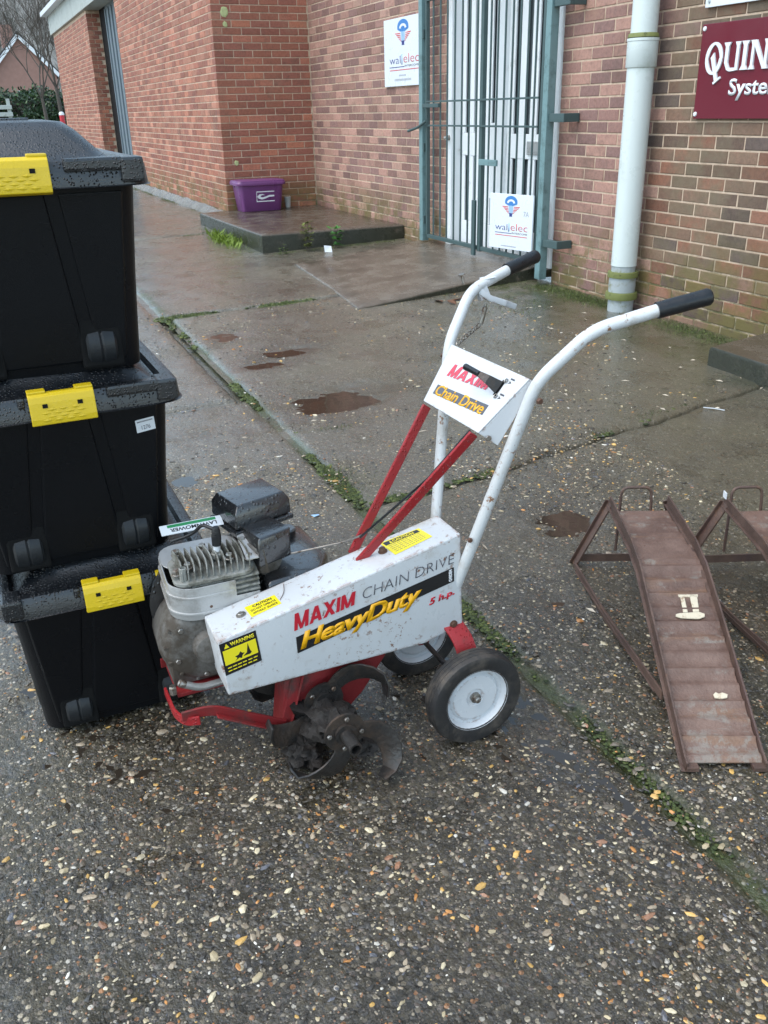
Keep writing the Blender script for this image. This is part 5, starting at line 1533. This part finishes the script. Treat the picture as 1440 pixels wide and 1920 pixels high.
tag(r2, 'rusty steel car ramp cut off by the right edge, small white tag', 'car ramp')
def plate_pt(a, b, lift=.0062):
    f = a/RA; return Vector((a-.0*lift, -b, .012+(RH-.014)*f+lift))
def blob_art(polys, name):
    m = MB()
    for p in polys:
        m.add([plate_pt(a, b) for a, b in p]+[plate_pt(a, b, .0040) for a, b in p], [tuple(range(len(p)))]+[(i, len(p)+i, len(p)+(i+1) % len(p), (i+1) % len(p)) for i in range(len(p))])
    m.build(name, CREAM, r1)
blob_art([[(.400, .088), (.400, .100), (.446, .102), (.448, .092), (.455, .090), (.455, .108), (.4, .106)][:4],
          [(.400, .114), (.402, .130), (.450, .136), (.456, .120), (.448, .117)],
          [(.448, .088), (.448, .138), (.457, .140), (.456, .087)],
          [(.388, .066), (.383, .078), (.381, .100), (.380, .125), (.386, .140), (.394, .142), (.400, .130), (.398, .100), (.397, .080), (.394, .068)]], 'paint_mark')
blob_art([[(.158, .106), (.155, .120), (.158, .136), (.166, .139), (.171, .128), (.168, .118), (.172, .112), (.166, .105)]], 'paint_mark')
child_local(r2, 'tag', MB().obox((RB-.004, .004, RH+.046), (1, 0, 0), (0, 1, 0), (0, 0, 1), .022, .003, .020), WHT_INK)
# local y of the tag must clear the rail
# ------------------------------------------------------------------ purple recycling box and cup on the platform
PZ = .3395
bn = thing('recycling_box', 'purple plastic recycling box against the brick corner', 'recycling box', (-10.78, 3.19, .362))
B0 = Vector((-10.78, 3.19, .340))
def br(hx, hy, z, r): return [B0+Vector((x, y, z)) for x, y in rrect(-hx, hx, -hy, hy, r, 5)]
m = MB(); m.loft([br(.130, .235, 0, .05), br(.135, .240, .006, .05), br(.168, .272, .305, .055), br(.160, .264, .31, .05), br(.128, .232, .02, .045)], True, True)
body = m.build('body', PURPLE, bn, smooth=40)
m = MB(); m.loft([br(.170, .274, .288, .055), br(.190, .294, .290, .06), br(.194, .298, .312, .06), br(.186, .290, .330, .06), br(.165, .270, .332, .055), br(.158, .262, .30, .05)], False, False)
m.build('rim', PURPLE, bn, smooth=40)
m = MB(); m.loft([br(.120, .225, .327, .045), br(.184, .288, .3325, .055), br(.180, .284, .340, .055), br(.12, .22, .345, .05)]); m.build('lid', PURPLE, bn, smooth=40)
def bf(y, z): return B0+Vector((.1358+.1085*z, y, z))
LQ = [bf(-.068, .105), bf(.150, .105), bf(.150, .222), bf(-.068, .222)]
art_polys('emblem', [[(0, 0), (1, 0), (1, .09), (0, .09)], [(0, .91), (1, .91), (1, 1), (0, 1)], [(0, .09), (.03, .09), (.03, .91), (0, .91)]], (0, 1, 0, 1), LQ, WHT_INK, body)
sw = [(.04, .50), (.12, .30), (.30, .22), (.50, .30), (.72, .44), (.99, .46), (.99, .60), (.72, .62), (.50, .48), (.34, .42), (.24, .46), (.22, .56), (.32, .64), (.48, .62), (.34, .74), (.16, .72)]
art_polys('emblem', [sw], (0, 1, 0, 1), LQ, WHT_INK, body)
cup = MB().lathe([(.030, 0), (.030, .004), (.042, .118), (.044, .120), (.040, .118), (.028, .006), (0, .006)], (-10.86, 3.575, .3425), (0, 0, 1), 18).build('plastic_cup', GLASSC, None, smooth=40)
tag(cup, 'cloudy plastic cup beside the purple recycling box', 'cup')

# ------------------------------------------------------------------ moss, weeds, litter
def moss_field():
    rs = np.random.RandomState(3); V = []; F = []; COL = []; k = 0
    spots = []
    def line(p, q, n, w, pr=1.0):
        for _ in range(n):
            t = rs.rand(); x = p[0]+(q[0]-p[0])*t; y = p[1]+(q[1]-p[1])*t
            d = noise.noise(Vector((x*2.3, y*2.3, 4.4)))+.4*noise.noise(Vector((x*9, y*9, 1)))
            if d < .12-.5*pr+.35*(rs.rand()-.5): continue
            spots.append((x+rs.randn()*w, y+rs.randn()*w))
    line((-1.75, 1.164), (-.6, 1.164), 650, .0080, .30)
    line((-3.6, 1.162), (-1.75, 1.164), 2600, .010, .4)
    line((-6.3, 1.14), (-3.6, 1.16), 1300, .010, .1)
    line((-6.385, 1.10), (-6.36, 2.3), 2400, .030, .45)
    line((-2.88, 1.2), (-2.93, 1.8), 1800, .020, .7); line((-2.93, 1.8), (-3.25, 3.2), 1300, .020, .35)
    line((-3.25, 1.22), (-2.88, 1.25), 1500, .05, .6)
    line((-3.75, 1.18), (-3.70, 1.45), 500, .015, .6)
    line((-10.2, 1.3), (-10.1, 2.5), 500, .03, .2)
    line((-5.80, 3.86), (-4.98, 3.90), 5200, .055, .9); line((-4.65, 3.88), (-3.75, 3.90), 3600, .060, .75)
    line((-5.75, 3.6), (-5.2, 3.3), 1600, .14, .35)
    line((-8.42, 2.6), (-8.40, 3.9), 1500, .03, .5); line((-10.6, 2.46), (-8.55, 2.46), 1800, .04, .55)
    line((-5.90, 2.45), (-5.98, 3.9), 1800, .035, .6)
    line((-17, 2.76), (-11.2, 2.74), 1600, .03, .3)
    for x, y in spots:
        if y > 3.985 or (-8.46 > x > -11 and 2.53 < y): continue
        far = min(2.2, max(.75, math.hypot(x, y)/2.4))
        s = (.0026+.0045*rs.rand())*far
        z = gtop(x, y)-.010
        v = IV*(1+.4*(rs.rand(12, 1)-.5))*np.array([s*1.3, s*1.3, s*.42])+np.array([x, y, z+.004])
        V.append(v); F.append(IF+k); k += 12
        c = np.array([.040, .056, .016]) if rs.rand() < .55 else np.array([.080, .100, .026])
        c = c*(.6+.8*rs.rand())
        COL.append(np.tile(np.append(c, 1), (12, 1)))
        for _ in range(2 if far > 1.3 else 1 if rs.rand() < .4 else 0):
            a = rs.rand()*6.28; h = s*(.4+.9*rs.rand()); dx, dy = math.cos(a), math.sin(a); bx, by = x+rs.randn()*s*.6, y+rs.randn()*s*.6
            wv = s*.22
            V.append(np.array([[bx-dy*wv, by+dx*wv, z+.004], [bx+dy*wv, by-dx*wv, z+.004], [bx+dx*h*.5, by+dy*h*.5, z+.006+h]]))
            F.append(np.array([[k, k+1, k+2]])); k += 3
            COL.append(np.tile(np.append(c*1.35, 1), (3, 1)))
    V = np.vstack(V); Fl = [tuple(f) for a in F for f in a]
    o = tri_stuff('moss', V, Fl, np.vstack(COL), MOSS, None, True)
    tag(o, 'green moss growing along the concrete joints and wall foot', 'moss', kind='stuff')
moss_field()

def leaf_geo(base, d, up, L, w_):
    d = Vector(d).normalized(); s = d.cross(Vector(up)).normalized(); n_ = s.cross(d)
    b = Vector(base)
    return [b, b+d*L*.35+s*w_+n_*L*.05, b+d*L*.7+s*w_*.7+n_*L*.02, b+d*L, b+d*L*.7-s*w_*.7+n_*L*.02, b+d*L*.35-s*w_+n_*L*.05], [(0, 1, 2, 3), (0, 3, 4, 5)]
def weed(name, label, cat, x, y, h, nst, col, leafL, group=None, seed=1):
    r = random.Random(seed); z = gz(x, y)
    t = thing(name, label, cat, (x, y, z), group)
    st = MB(); lv = MB(); lv.c = []
    for k in range(nst):
        a = r.uniform(0, 6.28); ln = r.uniform(.15, .5); hh = h*r.uniform(.6, 1)
        p = [Vector((x+r.uniform(-.02, .02), y+r.uniform(-.03, .03), z-.01))]
        for j in range(4):
            q = p[-1]+Vector((math.cos(a)*ln*hh*.25, math.sin(a)*ln*hh*.25, hh*.25)); p.append(q)
            for _ in range(4):
                b_ = r.uniform(0, 6.28)
                vs, fs = leaf_geo(q, (math.cos(b_), math.sin(b_), r.uniform(-.1, .6)), (0, 0, 1), leafL*r.uniform(.6, 1.2), leafL*.28)
                lv.add(vs, fs); g_ = r.uniform(.6, 1.35); lv.c += [(*(c*g_ for c in col), 1)]*6
        st.tube(p, .0018, 5)
    st.build('stem', BARK, t); lv.build('foliage', LEAFM, t, recalc=False)
    return t
weed('weed_plant', 'tall straggly weed with yellowing leaves at the platform edge', 'plant', -8.36, 2.93, .30, 8, (.13, .16, .035), .045, seed=4)
weed('weed_plant', 'small bright green weed behind the paper scrap', 'plant', -8.33, 3.20, .22, 4, (.06, .20, .035), .055, seed=7)
weed('weed_plant', 'tiny weed at the front corner of the platform', 'plant', -8.33, 2.66, .10, 3, (.07, .12, .02), .028, seed=9)
t = thing('grass_tuft', 'bright yellow-green grass tuft against the platform side', 'grass', (-9.5, 2.42, gz(-9.5, 2.42)))
m = MB(); m.c = []; r = random.Random(2)
for k in range(420):
    x, y = -9.45+r.gauss(0, .26), 2.40+r.gauss(0, .045); y = min(y, 2.495); z = gz(x, y)-.01; a = r.uniform(0, 6.28); h = r.uniform(.03, .11); q = r.uniform(.2, .9)*h
    s = Vector((-math.sin(a), math.cos(a), 0))*.0035; p = Vector((x, y, z))
    m.add([p-s, p+s, p+Vector((math.cos(a)*q*.4, math.sin(a)*q*.4, h*.6))+s*.7, p+Vector((math.cos(a)*q, math.sin(a)*q, h))], [(0, 1, 2), (0, 2, 3)])
    g_ = r.uniform(.6, 1.3); m.c += [(.17*g_, .24*g_, .03*g_, 1)]*4
m.build('blades', LEAFM, t, recalc=False)['kind'] = 'stuff'

# litter
m = MB(); c = Vector((-8.17, 3.06, gz(-8.17, 3.06)+.004)); m.add([c+Vector(p) for p in ((0, -.035, 0), (.015, .035, .0), (-.02, .04, .05), (-.03, -.03, .06), (-.055, .0, .015))], [(0, 1, 2, 3), (3, 2, 4), (0, 3, 4), (1, 4, 2)])
tag(m.build('paper_scrap', PAPER), 'crumpled white paper scrap on the ground beside the ramp', 'litter')
def leafthing(x, y, s, a, col, label, group=None):
    m = MB(); z = gtop(x, y)+.006; c = Vector((x, y, z)); d = Vector((math.cos(a), math.sin(a), .12)); sd = Vector((-math.sin(a), math.cos(a), .2))
    m.add([c-d*s, c+sd*s*.45-d*s*.3, c+sd*s*.4+d*s*.4, c+d*s, c-sd*s*.4+d*s*.4+Vector((0, 0, s*.3)), c-sd*s*.45-d*s*.3+Vector((0, 0, s*.25))], [(0, 1, 2, 3), (0, 3, 4, 5)])
    m.c = [(*col, 1)]*6
    tag(m.build('dead_leaf', LEAFM, None, recalc=False), label, 'leaf', group)
for k, (x, y) in enumerate(((-5.74, 2.98), (-5.70, 3.10), (-5.76, 3.20), (-5.66, 3.04))):
    leafthing(x, y, .055, 1.1*k, (.12, .05, .02), 'curled brown leaf lying under the right side of ramp', 'brown leaves below the ramp edge')
m = MB(); p = [Vector((-3.08, 3.005, gtop(-3.08, 3.005)+.004)), Vector((-3.04, 3.03, gtop(-3.04, 3.03)+.008)), Vector((-3.00, 3.06, gtop(-3.00, 3.06)+.004))]
m.sweep(p, (0, 0, 1), .004, .002); tag(m.build('plastic_strip', PAPER), 'thin white plastic strip on the ground at right', 'litter')
m = MB(); z = gtop(-2.87, .973)+.003; m.add([(-2.885, .962, z), (-2.862, .968, z), (-2.858, .988, z+.006), (-2.876, .990, z+.002)], [(0, 1, 2, 3)])
tag(m.build('blue_fragment', SKYB_INK, None, recalc=False), 'small blue plastic fragment on concrete behind the engine', 'litter')
rs = np.random.RandomState(8); m = MB(); m.c = []
for k in range(90):
    x, y = -5.6+2.6*rs.rand(), 2.95+.85*rs.rand()
    if rs.rand() < .25: x, y = -4.8+3.6*rs.rand(), 1.3+1.8*rs.rand()
    a = rs.rand()*6.28; L_, w_ = .008+.022*rs.rand(), .003+.004*rs.rand(); z = gtop(x, y)+.003
    d = Vector((math.cos(a), math.sin(a), 0)); s = Vector((-math.sin(a), math.cos(a), .1))
    c = Vector((x, y, z)); m.add([c-d*L_-s*w_*.4, c-s*w_, c+d*L_, c+s*w_+Vector((0, 0, .003))], [(0, 1, 2), (0, 2, 3)])
    g_ = .7+.5*rs.rand(); m.c += [(.52*g_, .45*g_, .35*g_, 1)]*4
tag(m.build('wood_chips', LEAFM, None, recalc=False), 'pale wood chips and bits scattered below the brick wall', 'litter', kind='stuff')

# ------------------------------------------------------------------ beyond the yard: hedge, trees, house, wooded hill
def leaf_cloud(x0, x1, y0, y1, z0, z1, n_, s, cols, seed):
    rs = np.random.RandomState(seed); V = []; COL = []
    for k in range(n_):
        p = np.array([x0+(x1-x0)*rs.rand(), y0+(y1-y0)*rs.rand(), z0+(z1-z0)*rs.rand()])
        dn = noise.noise(Vector((p[0]*.9, p[1]*.9, p[2]*.9)))
        if dn < -.12: continue
        if p[2] > z1-.35+.5*noise.noise(Vector((p[0], p[1], 3))): continue
        d = rs.randn(3); d /= np.linalg.norm(d); e = np.cross(d, rs.randn(3)); e /= np.linalg.norm(e)
        V.append([p, p+d*s+e*s*.4, p+d*s*1.8, p+d*s-e*s*.4]); c = np.array(cols[rs.randint(len(cols))])*(.6+.8*rs.rand()); COL += [(*c, 1)]*4
    V = np.array(V).reshape(-1, 3); F = np.arange(len(V)).reshape(-1, 4)
    return V, F, COL
hd = thing('hedge', 'dark green clipped hedge beyond the end of the brick building', 'hedge', (-42, 2.5, gz(-12, 2)))
V, F, COL = leaf_cloud(-44, -41, -6, 7.5, .2, 2.75, 60000, .10, [(.022, .050, .018), (.040, .080, .026), (.014, .030, .012)], 4)
tri_stuff('foliage', V, F, COL, LEAFM, hd)
m = MB(); m.box(-43.6, -42.6, -6, 7.4, .1, 2.0); m.build('inner_branches', BARK, hd)

def branch(m, p, d, L_, r, depth, rg, leafy=None):
    q = p+d*L_
    md = p.lerp(q, .5)+Vector((rg.uniform(-.05, .05), rg.uniform(-.05, .05), 0))*L_
    m.tube([p, md, q], [r, r*.85, r*.68], 6 if depth > 2 else 4)
    if depth == 0: return
    for k in range(3 if depth > 1 else 3):
        a = rg.uniform(0, 6.28); sp = rg.uniform(.3, .75)
        o_ = d.orthogonal().normalized(); o2 = d.cross(o_)
        nd = (d+(o_*math.cos(a)+o2*math.sin(a))*sp+Vector((0, 0, .12))).normalized()
        branch(m, q if k else p.lerp(q, .8), nd, L_*rg.uniform(.6, .82), r*.6, depth-1, rg)
for k, (x, y, h, lab) in enumerate(((-35.9, 3.15, 2.0, 'bare grey tree in front of the far house gable'), (-33.8, 3.45, 2.3, 'bare tree touching the end of the brick building'), (-52, 1.9, 2.6, 'bare tree rising behind the dark hedge'))):
    rg = random.Random(20+k); t = thing('bare_tree', lab, 'tree', (x, y, .1))
    m = MB(); m.tube([(x, y, 0), (x+.03, y+.05, h*.5), (x+.02, y, h)], [.085, .07, .05], 8); m.build('trunk', BARK, t, smooth=50)
    m = MB()
    for j in range(4):
        a = j*1.57+rg.uniform(-.4, .4)
        branch(m, Vector((x+.02, y, h*.98)), Vector((math.cos(a)*.42, math.sin(a)*.42, 1)).normalized(), h*.55, .030, 5, rg)
    m.build('crown', BARK, t)

# house gable with white barge boards
hs_ = thing('brick_house', 'red brick house with white gable boards far behind the hedge', 'house', (-80, 5, .5))
apex, eL, eR = Vector((-79.8, 5.95, 7.03)), Vector((-79.8, 3.2, 4.05)), Vector((-79.8, 8.6, 4.25))
m = MB(); m.prism([(eL.y+.25, -1), (eR.y-.25, -1), (eR.y-.25, eR.z+.1), (apex.y, apex.z-.15), (eL.y+.25, eL.z+.1)], lambda u, v, w_: (w_, u, v), -90, -80.0)
m.build('wall', HBRICK, hs_)
for e_, s in ((eL, -1), (eR, 1)):
    m = MB(); m.sweep([apex, e_], (1, 0, 0), .16, .26); m.build('barge_board', PAINTW, hs_)
    m = MB(); up_ = Vector((0, 0, .18)); A_, B_ = apex+up_, e_+up_+(e_-apex).normalized()*.3
    m.add([A_+Vector((.1, 0, 0)), B_+Vector((.1, 0, 0)), B_+Vector((-10.5, 0, 0)), A_+Vector((-10.5, 0, 0)), A_+Vector((.1, 0, .12)), B_+Vector((.1, 0, .12)), B_+Vector((-10.5, 0, .12)), A_+Vector((-10.5, 0, .12))], [(0, 1, 2, 3), (7, 6, 5, 4), (0, 4, 5, 1), (1, 5, 6, 2), (2, 6, 7, 3), (3, 7, 4, 0)])
    m.build('roof', TILE, hs_)
m = MB(); m.box(-84, -83.2, 5.0, 5.9, 6.4, 8.0); m.build('chimney', HBRICK, hs_)
m = MB(); m.box(-79.995, -79.93, 5.3, 6.5, 2.2, 3.3); wn = m.build('window', PAINTW, hs_)
MB().box(-79.929, -79.92, 5.38, 6.42, 2.28, 3.22).build('pane', GLASS, wn)

fn = thing('slat_fence', 'weathered pale slatted fence at the far left edge', 'fence', (-32, .5, .3))
for k in range(7):
    MB().box(-32.0, -31.94, -2.5, 1.88, .45+k*.2, .57+k*.2).build('slat', FASCIA, fn, bevel=.01)
for y in (-2.3, -.2, 1.80): MB().box(-32.12, -32.005, y-.05, y+.05, .1, 1.95).build('post', FASCIA, fn)
bo = thing('bollard', 'red post with white cap at the far end of building', 'bollard', (-28.85, 2.98, .25))
MB().lathe([(.07, .2), (.07, 1.45)], (-28.85, 2.98, 0), (0, 0, 1), 14).build('post', RED_INK, bo, smooth=40)
MB().lathe([(.075, 1.45), (.075, 1.49), (.05, 1.53), (0, 1.54)], (-28.85, 2.98, 0), (0, 0, 1), 14).build('cap', PAINTW, bo, smooth=40)

# hillside and its winter wood
def hill():
    V = []; nx, ny = 40, 60
    for i in range(nx+1):
        for j in range(ny+1):
            d = 100+260*i/nx; y = -220+440*j/ny
            z = .2+44*(1-math.exp(-((d-100)/110)**1.4))*(1+.15*math.sin(y*.02))+2.5*noise.noise(Vector((d*.03, y*.03, 2)))
            if i == 0: z = -1
            V.append((-d, y, z))
    F = [(i*(ny+1)+j, i*(ny+1)+j+1, (i+1)*(ny+1)+j+1, (i+1)*(ny+1)+j) for i in range(nx) for j in range(ny)]
    n = NT('winter_hillside')
    c = n.ramp(n.noise(.22, 8, .75), [(.3, (.16, .155, .135)), (.5, (.22, .215, .195)), (.7, (.28, .275, .26))])  # distance haze is mixed into this pale grey
    n.set(col=c, rough=.95, nrm=n.bump(n.noise(.8, 6, .7), 1.0))
    o = tri_stuff('hill', np.array(V), np.array(F), None, n.m, None, True); tag(o, kind='structure')
    rs = np.random.RandomState(6); P = []; Fc = []; COL = []; k = 0
    for t_ in range(420):
        d = 108+170*rs.rand(); y = -25+75*rs.rand()
        z = .2+44*(1-math.exp(-((d-100)/110)**1.4))
        h = 5+5*rs.rand(); g_ = .7+.6*rs.rand()
        for b in range(34):
            a = rs.rand()*6.28; f = rs.rand(); l_ = h*.45*(1-.5*f); r0 = .05+.05*rs.rand()
            p = np.array([-d, y, z+h*(.15+.5*f)]); q = p+np.array([math.cos(a)*l_*.5, math.sin(a)*l_*.6, l_*.8])
            if b == 0: p = np.array([-d, y, z-.5]); q = np.array([-d, y, z+h*.7]); r0 = .16
            P += [p+[0, -r0, 0], p+[0, r0, 0], q]; Fc.append((k, k+1, k+2)); k += 3
            c_ = np.array([.20, .19, .17])*g_; COL += [(*c_, 1)]*3  # twig grey lightened to carry distance haze
    o = tri_stuff('woodland', np.array(P), Fc, COL, LEAFM, None)
    tag(o, 'grey leafless wood covering the far hillside', 'woodland', kind='stuff')
hill()
